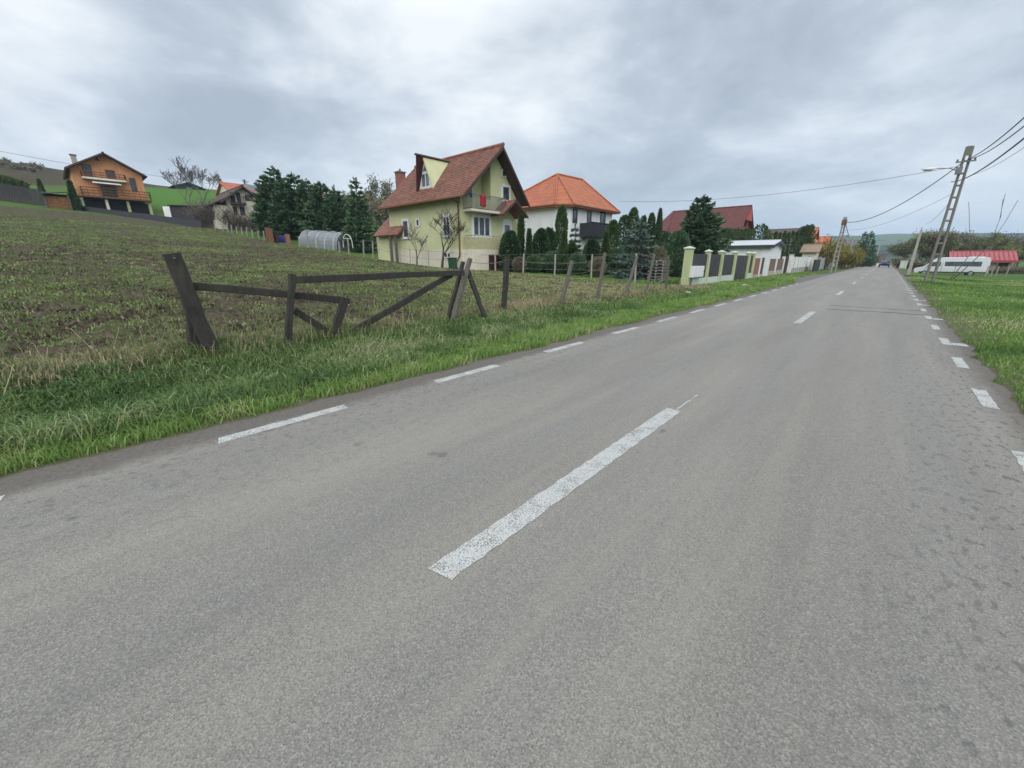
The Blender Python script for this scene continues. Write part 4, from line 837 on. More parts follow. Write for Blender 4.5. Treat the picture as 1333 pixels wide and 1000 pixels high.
b = MB(); b.tube([E0, E1, E2, E3], .08, 6); b.build('gutter', M['brownwood'], h)
def wy(x): return onX(*zp4(x, 400), wF).y
def wzz(y, x=700): return onX(*zp4(x, y), wF).z
zbt, zbb = wzz(450, 720), wzz(545, 720)
for a, c in ((690, 720), (785, 822)): window(h, 'x', wF, wy(a), wy(c), wzz(470, a), wzz(360, a), 0, 'dark', 'glass', sill=False)
window(h, 'x', wF, wy(585), wy(618), wzz(445, 595), wzz(345, 595), 0, 'dark', 'glass', sill=False)
bal = MB(); bal.box((wF, wy(640), zbb-.1), (wF+1.2, wy(808), zbb+.05)); bb_ = bal.build('balcony', M['black_rail'], h)
b = MB(); b.box((wF+1.14, wy(640), zbb+.05), (wF+1.2, wy(808), zbt-.1)); b.box((wF, wy(640), zbb+.05), (wF+1.14, wy(640)+.06, zbt-.1)); b.box((wF, wy(808)-.06, zbb+.05), (wF+1.14, wy(808), zbt-.1))
b.box((wF+1.1, wy(640)-.03, zbt-.09), (wF+1.25, wy(808)+.03, zbt)); b.build('balcony_panel', M['black_rail'], bb_)
for yy in (wy(655), wy(795)): b = MB(); b.beam((wF, yy, zbb-.5), (wF+.8, yy, zbb-.1), .07, .07, (0, 1, 0)); b.build('bracket', M['black_rail'], bb_)
door(h, 'x', wF, wy(730), wy(790), .4, 2.5, 'darkwood')

# ---------------------------------------------------------------- red house behind the fir
def zp5(x, y): return (820+x/5.554, 220+y/5.554)
F_ = 78; rr_ = atF(*zp5(885, 262), F_); rX = rr_.x; rY = rr_.y; rz = rr_.z; ez = atF(*zp5(830, 430), F_-1).z-.3; hwid = 4.6
h = thing('red_house', 'red house with long dark red steep roof rising behind the big fir', 'house', (rX-6.5, rY, .0))
W_, rf = gable_house(rX-13.5, rX-.8, rY-hwid, rY+hwid, 0, ez, rz-.2, 'x', .5, .8, 'redhouse', 'tile_red', h)
window(h, 'x', rX-.8, rY-1.3, rY+1.3, rz-3.6, rz-2.0, 1, 'darkwood', 'glass', sill=False)
b = MB(); b.extr([(rX-.1, rY-2.1, rz-2.6), (rX-.1, rY-.0, rz-.35), (rX-.1, rY+2.1, rz-2.6)], (.08, 0, 0)); b.build('gable_board', M['redhouse'], h)
b = MB(); b.slab([(rX-16.4, rY-hwid-.3, ez+.3), (rX-13, rY-hwid-.3, ez+.3), (rX-14.2, rY, rz), (rX-14.4, rY, rz)], .15); b.slab([(rX-17.6, rY-2.5, ez-.1), (rX-16.0, rY-hwid, ez+.2), (rX-14.3, rY, rz), (rX-14.35, rY+.1, rz)], .15); b.build('hip', M['tile_red'], rf)
b = MB(); b.box((rX-15.8, rY-hwid, 0), (rX-13.52, rY+hwid-1, ez+.2)); b.build('side_wing', M['cream'], h)
# ---------------------------------------------------------------- low pale roofed building by the road
F_ = 52; g1 = atF(*zp5(1015, 580), F_); lX = g1.x; lY = g1.y; Lg = 14.2; Wg = 7.5; zt = atF(*zp5(1015, 548), F_).z; zr_ = atF(*zp5(1065, 516), F_+2.5).z-.2
h = thing('low_building', 'long low white outbuilding with pale grey sheet roof and dark fascia', 'outbuilding', (lX-7, lY+3.5, 0))
M['pale_metal'] = plain('pale_metal', (.55, .57, .59), (.48, .5, .52), 1, .5, .08)
gable_house(lX-Lg, lX, lY, lY+Wg, -.2, zt-.05, zr_+.1, 'x', .35, .35, 'white_wall', 'pale_metal', h, .1)
b = MB(); b.box((lX-Lg-.37, lY-.44, zt-.38), (lX+.37, lY-.38, zt-.03)); b.extr([(lX+.36, lY-.4, zt-.4), (lX+.36, lY-.4, zt-.1), (lX+.36, lY+Wg/2, zr_+.1), (lX+.36, lY+Wg+.4, zt-.1), (lX+.36, lY+Wg+.4, zt-.4), (lX+.36, lY+Wg/2, zr_-.28)], (.05, 0, 0)); b.build('fascia', M['slate'], h)
window(h, 'y', lY, lX-3.8, lX-2.4, 1.2, 2.2, 1)

# ---------------------------------------------------------------- the orange house up the field
def zp1(x, y): return (x/5.554, 180+y/5.554)
OX = -91.0
def oy(x, y=400): return onX(*zp1(x, y), OX).y
def oz(y, x=780): return onX(*zp1(x, y), OX).z
y0, y1 = oy(560), oy(1055); zbase = oz(520, 800)-.4; ze_ = (oz(215, 520)+oz(275, 1060))/2-.15; zr_ = oz(118, 762)
h = thing('orange_house', 'orange house with brown gabled roof and two timber balconies at the top of the field', 'house', (OX-5, (y0+y1)/2, zbase))
gable_house(OX-11, OX, y0, y1, oz(432), ze_+.15, zr_-.1, 'x', .6, 1.1, 'orange', 'tile_brown', h, .2)
b = MB(); b.box((OX-11, y0, zbase-.5), (OX-.9, y1, oz(445))); b.build('basement', M['dark'], h)
for x in (600, 775, 925, 1078): yy = oy(x, 480); b = MB(); b.box((OX+.1, yy-.16, zbase-.3), (OX+.5, yy+.16, oz(445))); b.build('pillar', M['stone'] if x > 800 else M['cream'], h)
b = MB(); b.box((OX-.9, oy(590), oz(440)), (OX+1., oy(1080), oz(428))); dk = b.build('deck', M['brownwood'], h)
railing(dk, [(OX-.1, oy(592)), (OX+.95, oy(592)), (OX+.95, oy(1076)), (OX-.1, oy(1076))], oz(428), oz(372)-oz(428), 'brownwood', 5, 'deck_railing', .045, (1., .66, .33))
b = MB(); b.box((OX, oy(625), oz(312)), (OX+1.0, oy(932), oz(300))); bc = b.build('upper_balcony', M['cream'], h)
railing(bc, [(OX+.05, oy(628)), (OX+.95, oy(628)), (OX+.95, oy(930)), (OX+.05, oy(930))], oz(300), oz(262)-oz(300), 'brownwood', 5, 'balcony_railing', .045, (1., .55, .15))
b = MB(); b.slab([(OX, oy(690), oz(318)), (OX, oy(880), oz(318)), (OX+1.7, oy(886), oz(340)), (OX+1.7, oy(684), oz(340))], .06); b.build('awning', M['white'], h)
window(h, 'x', OX, oy(645), oy(712), oz(298), oz(210), 0, 'brownwood', 'glass', sill=False); window(h, 'x', OX, oy(803), oy(872), oz(298), oz(228), 1, 'brownwood', 'glass', sill=False); window(h, 'x', OX, oy(960), oy(1002), oz(372), oz(268), 0, 'brownwood', 'glass', sill=False)
f = window(h, 'x', OX, oy(735), oy(848), oz(428), oz(345), 1, 'brownwood', 'glass', name='patio_door', sill=False); b = MB(); b.extr([(OX, oy(752), oz(172)), (OX, oy(788), oz(172)), (OX, oy(770), oz(150))], (.05, 0, 0)); b.build('vent', M['darkwood'], h)
cx0 = oy(540, 180); b = MB(); b.box((OX-3, cx0-.1, ze_-.5), (OX-2.4, cx0+.5, oz(104, 545))); c_ = b.build('chimney', M['concrete'], h); b = MB(); b.box((OX-3.08, cx0-.18, oz(104, 545)), (OX-2.32, cx0+.58, oz(98, 545))); b.build('cap', M['slate'], c_)
# ================================================================== around the orange house
def on_t(px, py, F):
    p = atF(px, py, F); return p
def base_at(px, F):
    """ground point under the surveyed column px at depth F"""
    p = atF(px, 340, F); return Vector((p.x, p.y, tz(p.x, p.y)))
def hgt(px, py, F, z): return atF(px, py, F).z-z
b = MB(); P = [(60, 262, 275, 64), (110, 268.5, 276.5, 64), (150, 274, 282, 63.5), (195, 279, 288, 62.5), (262, 288, 295.5, 58)]
pts = [(atF(x, a, F), atF(x, c, F)) for x, a, c, F in P]
for (a, c), (a2, c2) in zip(pts, pts[1:]): b.extr([c-Vector((0, 0, .6)), a, a2, c2-Vector((0, 0, .6))], (-.18, 0, 0))
o = b.build('garden_wall', M['slate']); solo(o, 'low dark slate coloured garden wall below the orange house', 'wall')
b = MB(); A = [(-12, 237, 266), (20, 242, 268.5), (44, 245.5, 271), (61, 250, 274)]
pts = [(atF(x, a, 66), atF(x, c, 66)) for x, a, c in A]
M['duskwood'] = plain('duskwood', (.05, .042, .046), (.034, .029, .032), 3, .85, .3)
t = thing('plank_fence', 'tall dark brown plank fence at the left edge beyond the field', 'fence', pts[1][1])
for (a, c), (a2, c2) in zip(pts, pts[1:]):
    b = MB(); n = 9
    for k in range(n):
        u, v = k/n+.006, (k+1)/n-.006; j = rnd.uniform(-.05, .05); b.extr([c.lerp(c2, u)-Vector((0, 0, .5)), a.lerp(a2, u)+Vector((0, 0, j)), a.lerp(a2, v)+Vector((0, 0, j)), c.lerp(c2, v)-Vector((0, 0, .5))], (-.06, 0, 0))
    b.build('panel', M['duskwood'], t)
# wood shed with stacked logs
SX = -89.5
def sy(x, y=450): return onX(*zp1(x, y), SX).y
def szz(y, x=420): return onX(*zp1(x, y), SX).z
t = thing('wood_shed', 'open firewood shelter with dark sheet roof left of the orange house', 'shed', (SX-1, sy(420), szz(515)))
b = MB(); b.slab([(SX+.6, sy(300), szz(402, 300)), (SX+.6, sy(505), szz(392, 505)), (SX-2.2, sy(505), szz(378, 505)), (SX-2.2, sy(300), szz(385, 300))], .12); b.build('roof', M['slate'], t)
for x in (325, 500):
    b = MB(); b.box((SX+.1, sy(x)-.07, szz(520)-.4), (SX+.25, sy(x)+.07, szz(398))); b.build('post', M['greywood'], t)
b = MB(); b.box((SX-2.1, sy(325), szz(520)-.5), (SX-1.95, sy(500), szz(395))); b.build('back_wall', M['darkwood'], t)
M['log_end'] = plain('log_end', (.50, .26, .12), (.26, .12, .055), 9, .9, .3); b = MB(); ya, yb_ = sy(332), sy(512); za, zb_ = szz(512)-.2, szz(425); r0 = .085
zc = za
row = 0
while zc < zb_:
    yc = ya+(row % 2)*r0
    while yc < yb_: rr = r0*rnd.uniform(.75, 1.02); dx_ = rnd.uniform(-.06, .06); b.tube([(SX-1.2, yc, zc), (SX+dx_, yc, zc+rnd.uniform(-.02, .02))], rr, 7); yc += r0*2
    zc += r0*1.75; row += 1
o = b.build('firewood_stack', M['log_end']); o['kind'] = 'stuff'; solo(o, 'stack of split orange brown firewood under the dark shelter roof', 'firewood')
zq = szz(525, 560); yq = oy(556, 490); t = thing('barrel', 'blue plastic barrel between the firewood shelter and the orange house', 'barrel', (-90, yq, zq-.1)); b = MB(); hb = szz(462, 556)-zq+.1
b.lathe((-90, yq, zq-.1), [(.40, 0), (.45, .05), (.46, hb*.3), (.48, hb*.33), (.46, hb*.36), (.46, hb*.64), (.48, hb*.67), (.46, hb*.7), (.44, hb*.95), (.38, hb)], 18); b.build('body', M['barrel'], t)
b = MB(); b.lathe((-90, yq, zq-.1+hb), [(.4, 0), (.4, .05), (.3, .06)], 16); b.build('lid', M['dark'], t)
for i, (zx, zt_, lab) in enumerate(((170, 285, 'small dark cypress farthest left above the plank fence'), (232, 300, 'small dark cypress second from left above the plank fence'), (290, 302, 'small dark cypress above the left end of the firewood shelter'), (347, 315, 'short dark cypress above the middle of the firewood shelter roof'), (468, 300, 'dark cypress just left of the orange house wall'))):
    px, py = zp1(zx, zt_); p = base_at(px, 72); thuja(p, max(1.6, hgt(px, py, 72, p.z)), .45, lab, 'young cypresses beside the orange house', 'cypress', 'thuja', 40+i, 'cone', 700, .3, 'cypress')
for i, (zx, lab) in enumerate(((20, 'yellow green bush behind the plank fence at the far left edge'), (95, 'wide yellow green bush behind the middle of the plank fence'), (200, 'yellow green bush behind the right end of the plank fence'))):
    p = base_at(zp1(zx, 300)[0], 78); hh = hgt(zp1(zx, 285+zx*.25)[0], zp1(0, 290+zx*.28)[1], 78, p.z); thuja(p, max(hh, 1.5)+.9, 3.0, lab, 'bushes behind the plank fence', 'garden_bush', 'hedge', 50+i, 'round', 2600, .5, 'bush')
q = onX(*zp1(535, 430), -89.8); thuja((q.x, q.y, tz(q.x, q.y)), max(2., onX(*zp1(525, 315), -89.8).z-tz(q.x, q.y)), .5, 'slim dark evergreen standing against the left corner of the orange house', None, 'cypress', 'thuja', 57, 'cone', 2600, .3, 'cypress')
# scrub along the skyline at far left
for i in range(30):
    px = -14+i*3.6+rnd.uniform(-3, 3); F = 165+rnd.uniform(-12, 12); p = base_at(px, F); shrub(p, rnd.uniform(1.0, 2.2), rnd.uniform(1.2, 2.2), 'leafless brown scrub bush on the hillside skyline above the plank fence', 'leafless bushes on the left hillside', 'bare_bush', 100+i, 12, 'twig', 'brownleaf', 260, .5, 'bush', .03)
# shed and pale sheet right of the orange house
a, c = atF(*zp2(25, 480) if False else (224.5, 266.5), 62), atF(264, 291, 62)
def zp2(x, y): return (220+x/5.554, 180+y/5.554)
F_ = 63; p0 = atF(*zp2(30, 590), F_); p1 = atF(*zp2(240, 610), F_); zt0 = atF(*zp2(30, 488), F_).z; zt1 = atF(*zp2(235, 492), F_).z
t = thing('garden_shed', 'low dark brown plank shed with flat top below the green slope', 'shed', (p0+p1)/2); b = MB(); b.extr([p0-Vector((0, 0, .8)), p1-Vector((0, 0, .8)), Vector((p1.x, p1.y, zt1)), Vector((p0.x, p0.y, zt0))], (-2.4, .3, 0)); b.build('wall', M['duskwood'], t)
b = MB(); b.slab([Vector((p0.x+.25, p0.y-.2, zt0+.1)), Vector((p1.x+.25, p1.y+.2, zt1+.1)), Vector((p1.x-2.7, p1.y+.5, zt1+.25)), Vector((p0.x-2.7, p0.y+.1, zt0+.25))], .1); b.build('roof', M['slate'], t)
b = MB(); b.box((p1.x+.02, p1.y-.12, p1.z-.6), (p1.x+.2, p1.y+.06, zt1)); b.build('post', M['palewood'], t)
q0 = atF(*zp1(1190, 550), 65); q1 = atF(*zp1(1255, 555), 65); zt_ = atF(*zp1(1225, 492), 65).z; b = MB(); b.extr([q0-Vector((0, 0, .5)), q1-Vector((0, 0, .5)), Vector((q1.x-.3, q1.y, zt_)), Vector((q0.x-.3, q0.y, zt_))], (-.7, .1, 0)); o = b.build('tarpaulin_stack', M['white']); solo(o, 'pale tarpaulin covered stack between the orange house and the dark shed', 'tarpaulin')
# small house on the green slope
F_ = 125; p = atF(*zp2(150, 385), F_); t = thing('hill_house', 'tiny house with a dark green roof on the bright green slope', 'house', (p.x, p.y, p.z-1)); wz_ = atF(*zp2(150, 366), F_).z+.8; rz_ = atF(*zp2(150, 333), F_).z+.6
gable_house(p.x-6, p.x, p.y-3.2, p.y+3.2, p.z-2, wz_-.4, rz_-.3, 'x', .8, .8, 'redhouse', M.setdefault('x', None) and 'x' or 'slate_green' if False else 'slate', t)
t.children[1].data.materials[0] = tiles('tile_green', (.03, .085, .06), (.025, .07, .05), .6, .6, (.03, .05, .04), .3)
window(t, 'x', p.x, p.y-.6, p.y+.6, p.z-.2, p.z+.9, 0)

# ================================================================== the cream house and its neighbours
CX = -70.0
def cy_(x, y=400): return onX(*zp2(x, y), CX).y
def cz_(y, x=560): return onX(*zp2(x, y), CX).z
y0, y1 = cy_(400), cy_(650); zr_ = cz_(355, 510); ze_ = cz_(450, 650)-.2; zb_ = cz_(620, 560)-.6
t = thing('cream_house', 'old cream plastered house with dark brown gable behind leafless shrubs', 'house', (CX-4, (y0+y1)/2, zb_))
gable_house(CX-10, CX, y0, y1, zb_-.5, ze_, zr_, 'x', .9, .8, 'cream', 'tile_brown', t, .2)
for a, c, z0_, z1_ in ((440, 470, 480, 400), (482, 512, 480, 400), (545, 598, 452, 408), (440, 470, 560, 500), (490, 525, 560, 500)): window(t, 'x', CX, cy_(a), cy_(c), cz_(z0_), cz_(z1_), 0, 'darkwood', 'glass', sill=False)
b = MB(); b.box((CX, cy_(430), cz_(490)), (CX+1, cy_(530), cz_(480))); bb_ = b.build('balcony', M['darkwood'], t); railing(bb_, [(CX+.05, cy_(432)), (CX+.95, cy_(432)), (CX+.95, cy_(528)), (CX+.05, cy_(528))], cz_(480), .9, 'darkwood', 8, 'railing', .03)
b = MB(); b.box((CX-7, cy_(650), zb_-.5), (CX-.8, cy_(720), cz_(510, 690))); b.build('wing', M['cream'], t)
b = MB(); b.slab([(CX-.4, cy_(640), cz_(470, 660)), (CX-.4, cy_(735), cz_(520, 690)), (CX-7.2, cy_(735), cz_(520, 690)), (CX-7.2, cy_(640), cz_(470, 660))], .15); b.build('wing_roof', M['tile_brown'], t)
b = MB(); b.slab([(CX+.6, cy_(270), cz_(480, 300)), (CX+.6, cy_(400), cz_(425, 380)), (CX-6, cy_(400), cz_(425, 380)), (CX-6, cy_(270), cz_(480, 300))], .15); b.build('lean_to_roof', M['tile_brown'], t)
b = MB(); b.box((CX-5, cy_(300), zb_-.5), (CX, cy_(398), cz_(480, 350))); b.build('lean_to', M['cream'], t)
def far_house(name, label, F, x0, x1, yr0, ye, L, roof, wall, group=None, axis='y', drop=3.2, zp=lambda x, y: (x, y)):
    """roof slope faces the road: ridge parallel to the road"""
    a = atF(*zp(x0, ye), F); c = atF(*zp(x1, ye), F); r = atF(*zp((x0+x1)/2, yr0), F)
    xm = (a.x+c.x)/2; yl, yh = min(a.y, c.y), max(a.y, c.y)
    zb = min(tz(xm, (yl+yh)/2), a.z-drop); t = thing(name, label, 'house', (xm-3, (yl+yh)/2, zb), group)
    if axis == 'y': gable_house(xm-L, xm, yl, yh, zb-1, a.z, r.z, 'y', .5, .5, wall, roof, t, .2)
    else: gable_house(xm-L, xm, yl, yh, zb-1, a.z, r.z, 'x', .5, .5, wall, roof, t, .2)
    window(t, 'x', xm, yl+(yh-yl)*.2, yl+(yh-yl)*.35, a.z-2., a.z-.7, 0); window(t, 'x', xm, yl+(yh-yl)*.6, yl+(yh-yl)*.75, a.z-2., a.z-.7, 0)
    return t
far_house('hillside_house', 'house with a bright orange roof rising directly behind the cream house', 95, 420, 600, 316, 385, 9, 'tile_far', 'cream', 'houses behind the cream house', zp=zp2)
far_house('hillside_house', 'house with a blue grey roof behind the right side of the cream house', 118, 575, 765, 335, 392, 9, 'tile_grey', 'white_wall', 'houses behind the cream house', zp=zp2)
far_house('hillside_house', 'house with dull pinkish roof right of the cream house gable', 88, 630, 775, 375, 445, 8, 'tile_pink', 'cream', 'houses behind the cream house', zp=zp2)
far_house('hillside_house', 'orange roofed house glimpsed between the dark spruces', 92, 1010, 1165, 375, 440, 8, 'tile_far', 'cream', 'houses behind the cream house', zp=zp2)
for i, (zx, zt_, F, hw, lab) in enumerate(((345, 145, 72, 6, 'tall leafless tree with fine grey branches left of the cream house'), (250, 190, 74, 5, 'shorter leafless tree, left of the tall grey one by the cream house'), (488, 225, 105, 5, 'leafless tree poking above the orange roof behind the cream house'), (630, 290, 120, 4, 'faint leafless tree above the blue grey roof'))):
    px, py = zp2(zx, zt_); p = base_at(px, F); bare(p, hgt(px, py, F, p.z), lab, 'leafless trees around the cream house', 'bare_tree', 60+i, 6, .5, .22, .45, 'twig', .024, None, kids=(2, 3), gnarl=.1)
for i, (zx, zt_, lab) in enumerate(((300, 440, 'leafless brown shrub at the left corner of the cream house'), (365, 410, 'dense leafless shrub in front of the lean-to of the cream house'), (430, 440, 'tall leafless shrub before the windows of the cream house'), (500, 500, 'leafless shrub in front of the middle of the cream house'), (580, 530, 'low leafless shrub in front of the right half of the cream house'), (650, 560, 'low leafless shrub beside the dark spruces'), (335, 520, 'low tangled shrub by the first pale fence stakes'))):
    px, py = zp2(zx, zt_); F = 60; p = base_at(px, F); shrub(p, max(1.5, hgt(px, py, F, p.z)), 2.1, lab, 'leafless shrubs before the cream house', 'bare_shrub', 130+i, 60, 'twig', 'brownleaf', 500, .14, 'shrub', .02)
def front_house(name, label, F, x0, x1, yr0, ye, D, roof, wall, group=None, zp=lambda x, y: (x, y)):
    '''long slope faces the camera side: ridge runs away from the road'''
    a = atF(*zp(x0, ye), F); c = atF(*zp(x1, ye), F); r = atF(*zp((x0+x1)/2, yr0), F+D*.4); y = (a.y+c.y)/2; z = (a.z+c.z)/2
    zb = min(tz((a.x+c.x)/2, y), z-2.4); t = thing(name, label, 'house', ((a.x+c.x)/2, y+D/2, zb), group)
    gable_house(a.x, c.x, y, y+D, zb-1, z, r.z, 'x', .4, .4, wall, roof, t, .2)
    w_ = c.x-a.x; window(t, 'y', y, a.x+w_*.2, a.x+w_*.4, z-1.9, z-.7, 0); window(t, 'y', y, a.x+w_*.6, a.x+w_*.8, z-1.9, z-.7, 0)
    return t
# ---- pale stakes of the boundary fence
stk = []
for i, (zx, zt_, zb2) in enumerate(((330, 595, 655), (390, 590, 662), (425, 610, 672), (455, 625, 680), (492, 640, 692), (530, 648, 705), (565, 640, 715), (605, 660, 725), (650, 665, 738), (690, 670, 745))):
    F = 57-i*.9; p = atF(*zp2(zx, zb2), F); q = atF(*zp2(zx-7, zt_), F); stk.append((p, q))
left_labels = ['first pale stake left of the cream house shrubs', 'second pale stake below the cream house shrubs', 'third pale stake below the cream house shrubs', 'fourth pale stake below the cream house shrubs', 'fifth pale stake below the cream house shrubs', 'sixth pale stake below the cream house shrubs', 'seventh pale stake, in front of the right half of the cream house', 'eighth pale stake, where the shrubs thin out', 'ninth pale stake, left of the thick brown post', 'tenth pale stake, closest to the thick brown post']
for (p, q), lab in zip(stk, left_labels):
    p = Vector((p.x, p.y, min(p.z, tz(p.x, p.y))-.15)); b = MB(); b.timber(p, q, .12, .1, (1, 0, 0), 4, .012); solo(b.build('fence_stake', M['palewood']), lab, 'fence stake', 'pale stakes along the far field edge')
mid = [(715, 645, 760, 49, .34, 'brownwood', 'thick brown post at the left end of the coloured scrap panels'), (945, 710, 795, 46, .11, 'palewood', 'pale stake at the left end of the polytunnel'), (1005, 660, 800, 45.5, .13, 'palewood', 'taller pale stake in front of the polytunnel'), (1078, 720, 815, 44.5, .14, 'palewood', 'leaning pale stake in front of the middle of the polytunnel'), (1155, 735, 815, 44, .11, 'palewood', 'pale stake in front of the right half of the polytunnel'), (1235, 745, 840, 42, .12, 'palewood', 'pale stake just right of the polytunnel'), (1300, 730, 835, 41, .11, 'palewood', 'pale stake below the small hoop frame')]
for zx, zt_, zb2, F, wd, mt, lab in mid:
    p = atF(*zp2(zx, zb2), F); q = atF(*zp2(zx-8, zt_), F); p.z = min(p.z, tz(p.x, p.y))-.15; b = MB(); b.timber(p, q, wd, wd, (1, 0, 0), 4, .012); solo(b.build('fence_stake', M[mt]), lab, 'fence stake', 'pale stakes along the far field edge')
rt = [(75, 735, 872, 38, .10, 'palewood', 'pale stake left of the annex of the green house'), (142, 740, 885, 36.5, .10, 'palewood', 'pale stake beside the annex wall of the green house'), (410, 800, 905, 31.2, .06, 'concrete', 'thin pale post before the left half of the green house plinth'), (545, 810, 930, 29.9, .06, 'concrete', 'thin pale post before the middle of the green house plinth'), (1028, 845, 965, 29.5, .08, 'concrete', 'thin pale post in front of the dark red basement door')]
for zx, zt_, zb2, F, wd, mt, lab in rt:
    p = atF(*zp3(zx, zb2), F); q = atF(*zp3(zx-3, zt_), F); p.z = min(p.z, tz(p.x, p.y))-.15; b = MB(); b.timber(p, q, wd, wd, (1, 0, 0), 4, .006); solo(b.build('fence_stake', M[mt]), lab, 'fence stake', 'thin posts of the yard fence')
yf = [(233, 668, 832, 28.7, .08, 'thin pale yard post right of the round clipped bush'), (462, 672, 828, 28.0, .08, 'thin pale yard post in front of the tall dark column'), (728, 672, 810, 27.2, .08, 'thin pale yard post in front of the small round bush'), (1045, 665, 875, 24.5, .09, 'thin pale yard post in front of the blue spruce')]
yp = []
for zx, zt_, zb2, F, wd, lab in yf:
    p = atF(*zp4(zx-8, zb2), F); q = atF(*zp4(zx, zt_), F); p.z = min(p.z, tz(p.x, p.y))-.15; yp.append(q); b = MB(); b.timber(p, q, wd, wd, (1, 0, 0), 4, .006); solo(b.build('fence_stake', M['concrete']), lab, 'fence stake', 'thin posts of the yard fence')
q0 = atF(*zp3(1020, 845), 29.5)
for k, dz in enumerate((.03, .55, 1.0)):
    P = [q0-Vector((0, 0, dz))]+[v-Vector((0, 0, dz)) for v in yp]+[G(867, 377)+Vector((0, 0, 1.4-dz))]; b = MB(); b.tube(P, .008, 4); solo(b.build('fence_wire', M['wire']), ('top', 'middle', 'bottom')[k]+' wire of the yard fence in front of the clipped evergreens', 'wire', 'wires of the yard fence')
P = [atF(*zp3(zx-3, zt_), F) for zx, zt_, zb2, F, wd, mt, lab in rt]
for k, dz in enumerate((.05, .6)):
    b = MB(); b.tube([v-Vector((0, 0, dz)) for v in P], .009, 4); solo(b.build('fence_wire', M['wire']), ('upper', 'lower')[k]+' wire in front of the green house plinth', 'wire', 'wires of the yard fence')
# ---- coloured panels, polytunnel and hoop
pan = [(722, 765, 648, 770, 'brownwood', 'rusty brown sheet beside the thick brown post'), (768, 800, 690, 780, 'maroon', 'dull red sheet between the brown and the blue ones'), (852, 888, 690, 795, 'brick', 'red sheet right of the blue drums')]
for x0, x1, z1_, z0_, mt, lab in pan:
    F = 48.; a = atF(*zp2(x0, z0_), F); c = atF(*zp2(x1, z0_+5), F-.6); z1v = atF(*zp2(x0, z1_), F).z; b = MB(); b.extr([a-Vector((0, 0, .4)), c-Vector((0, 0, .4)), Vector((c.x, c.y, z1v-.1)), Vector((a.x, a.y, z1v))], (-.05, .03, 0)); n = 6
    solo(b.build('scrap_panel', M[mt]), lab, 'panel', 'scrap sheets along the field edge')
for x0, lab in ((818, 'left blue drum standing among the scrap sheets'), (840, 'right blue drum standing among the scrap sheets')):
    p = atF(*zp2(x0, 790), 49); z1v = atF(*zp2(x0, 705), 49).z; hb = z1v-p.z; t = thing('drum', lab, 'drum', p, 'blue drums at the field edge'); b = MB(); b.lathe(p, [(.28, -.2), (.3, 0), (.3, hb*.33), (.32, hb*.36), (.3, hb*.4), (.3, hb*.66), (.32, hb*.7), (.3, hb*.73), (.29, hb*.96), (.2, hb)], 14); b.build('body', M['barrel'], t); b = MB(); b.tube([(p.x+.1, p.y, p.z+hb), (p.x+.1, p.y, p.z+hb+.05)], .05, 8); b.build('cap', M['dark'], t)
M['film'] = plain('film', (.22, .235, .25), (.15, .165, .18), 1.4, .4, .15, stain=(.2, .21, .22)); F = 47.5; a = atF(*zp2(945, 790), F); c = atF(*zp2(1215, 810), F-2); ht = atF(*zp2(1080, 668), F-1).z-(a.z+c.z)/2
t = thing('polytunnel', 'greyish plastic film polytunnel at the foot of the spruces', 'polytunnel', (a+c)/2); ax = (c-a); ax.z = 0; Lh = ax.length; ux = ax.normalized(); uy = Vector((-ux.y, ux.x, 0)); 
if uy.x > 0: uy = -uy
vs = []; fs = []; ns = 22; nn = 14; wd = 3.2
for i in range(ns+1):
    for j in range(nn+1):
        th_ = math.pi*j/nn; q = a.lerp(c, i/ns)+uy*(wd/2-wd/2*math.cos(th_))+Vector((0, 0, -.25+(ht+.25)*math.sin(th_)**.7*(1-.03*(i % 3 == 1))))
        vs.append(q)
for i in range(ns):
    for j in range(nn): k = i*(nn+1)+j; fs.append((k, k+1, k+nn+2, k+nn+1))
fs += [tuple(range(nn, -1, -1)), tuple(ns*(nn+1)+j for j in range(nn+1))]
b = MB(); b.add(vs, fs); b.build('cover', M['film'], t)
for i in range(0, ns+1, 5): 
    b = MB(); b.tube([a.lerp(c, i/ns)+uy*(wd/2-(wd/2+.03)*math.cos(math.pi*j/10))+Vector((0, 0, -.25+(ht+.29)*math.sin(math.pi*j/10)**.7)) for j in range(11)], .025, 5); b.build('hoop', M['white'], t)
p = atF(*zp2(1262, 790), 44); q = atF(*zp2(1330, 795), 43); zt_ = atF(*zp2(1295, 692), 43.5).z; b = MB(); d_v = q-p; b.tube([p+d_v*(.5-.5*math.cos(math.pi*j/10))+Vector((0, 0, (zt_-p.z)*math.sin(math.pi*j/10)**.6)) for j in range(11)], .035, 6); b.tube([p+d_v*.1+Vector((0, 0, .9)), p+d_v*.9+Vector((0, 0, .9))], .03, 6); solo(b.build('hoop_frame', M['white']), 'small bare white hoop frame right of the polytunnel', 'frame')
# ---- spruces behind the polytunnel
sp_ = [(790, 270, 52, 2.0, 'spruce at the left edge of the dark group, broad and ragged'), (858, 215, 53, 2.6, 'tallest spruce of the dark group, with the highest spire'), (912, 300, 51, 2.3, 'shorter spruce right of the tallest one'), (985, 262, 52, 2.5, 'spruce with a sharp tip in the middle of the dark group'), (1070, 305, 51.5, 2.3, 'spruce with a thin spire above the polytunnel right end'), (1165, 320, 49, 2.3, 'spruce in the right half of the dark group behind the hoop frame'), (1255, 362, 48, 2.2, 'spruce between the hoop frame and the green house annex')]
for i, (zx, zt_, F, rad, lab) in enumerate(sp_):
    px, py = zp2(zx, zt_); F += 4; p = base_at(px, F); spruce(p, hgt(px, py, F, p.z), rad*1.2, lab, 'dark spruces left of the green house', seed=200+i, card=.40, dens=3.6, pw=.6, base=.02 if i < 3 or i > 5 else .14, droop=-.05)
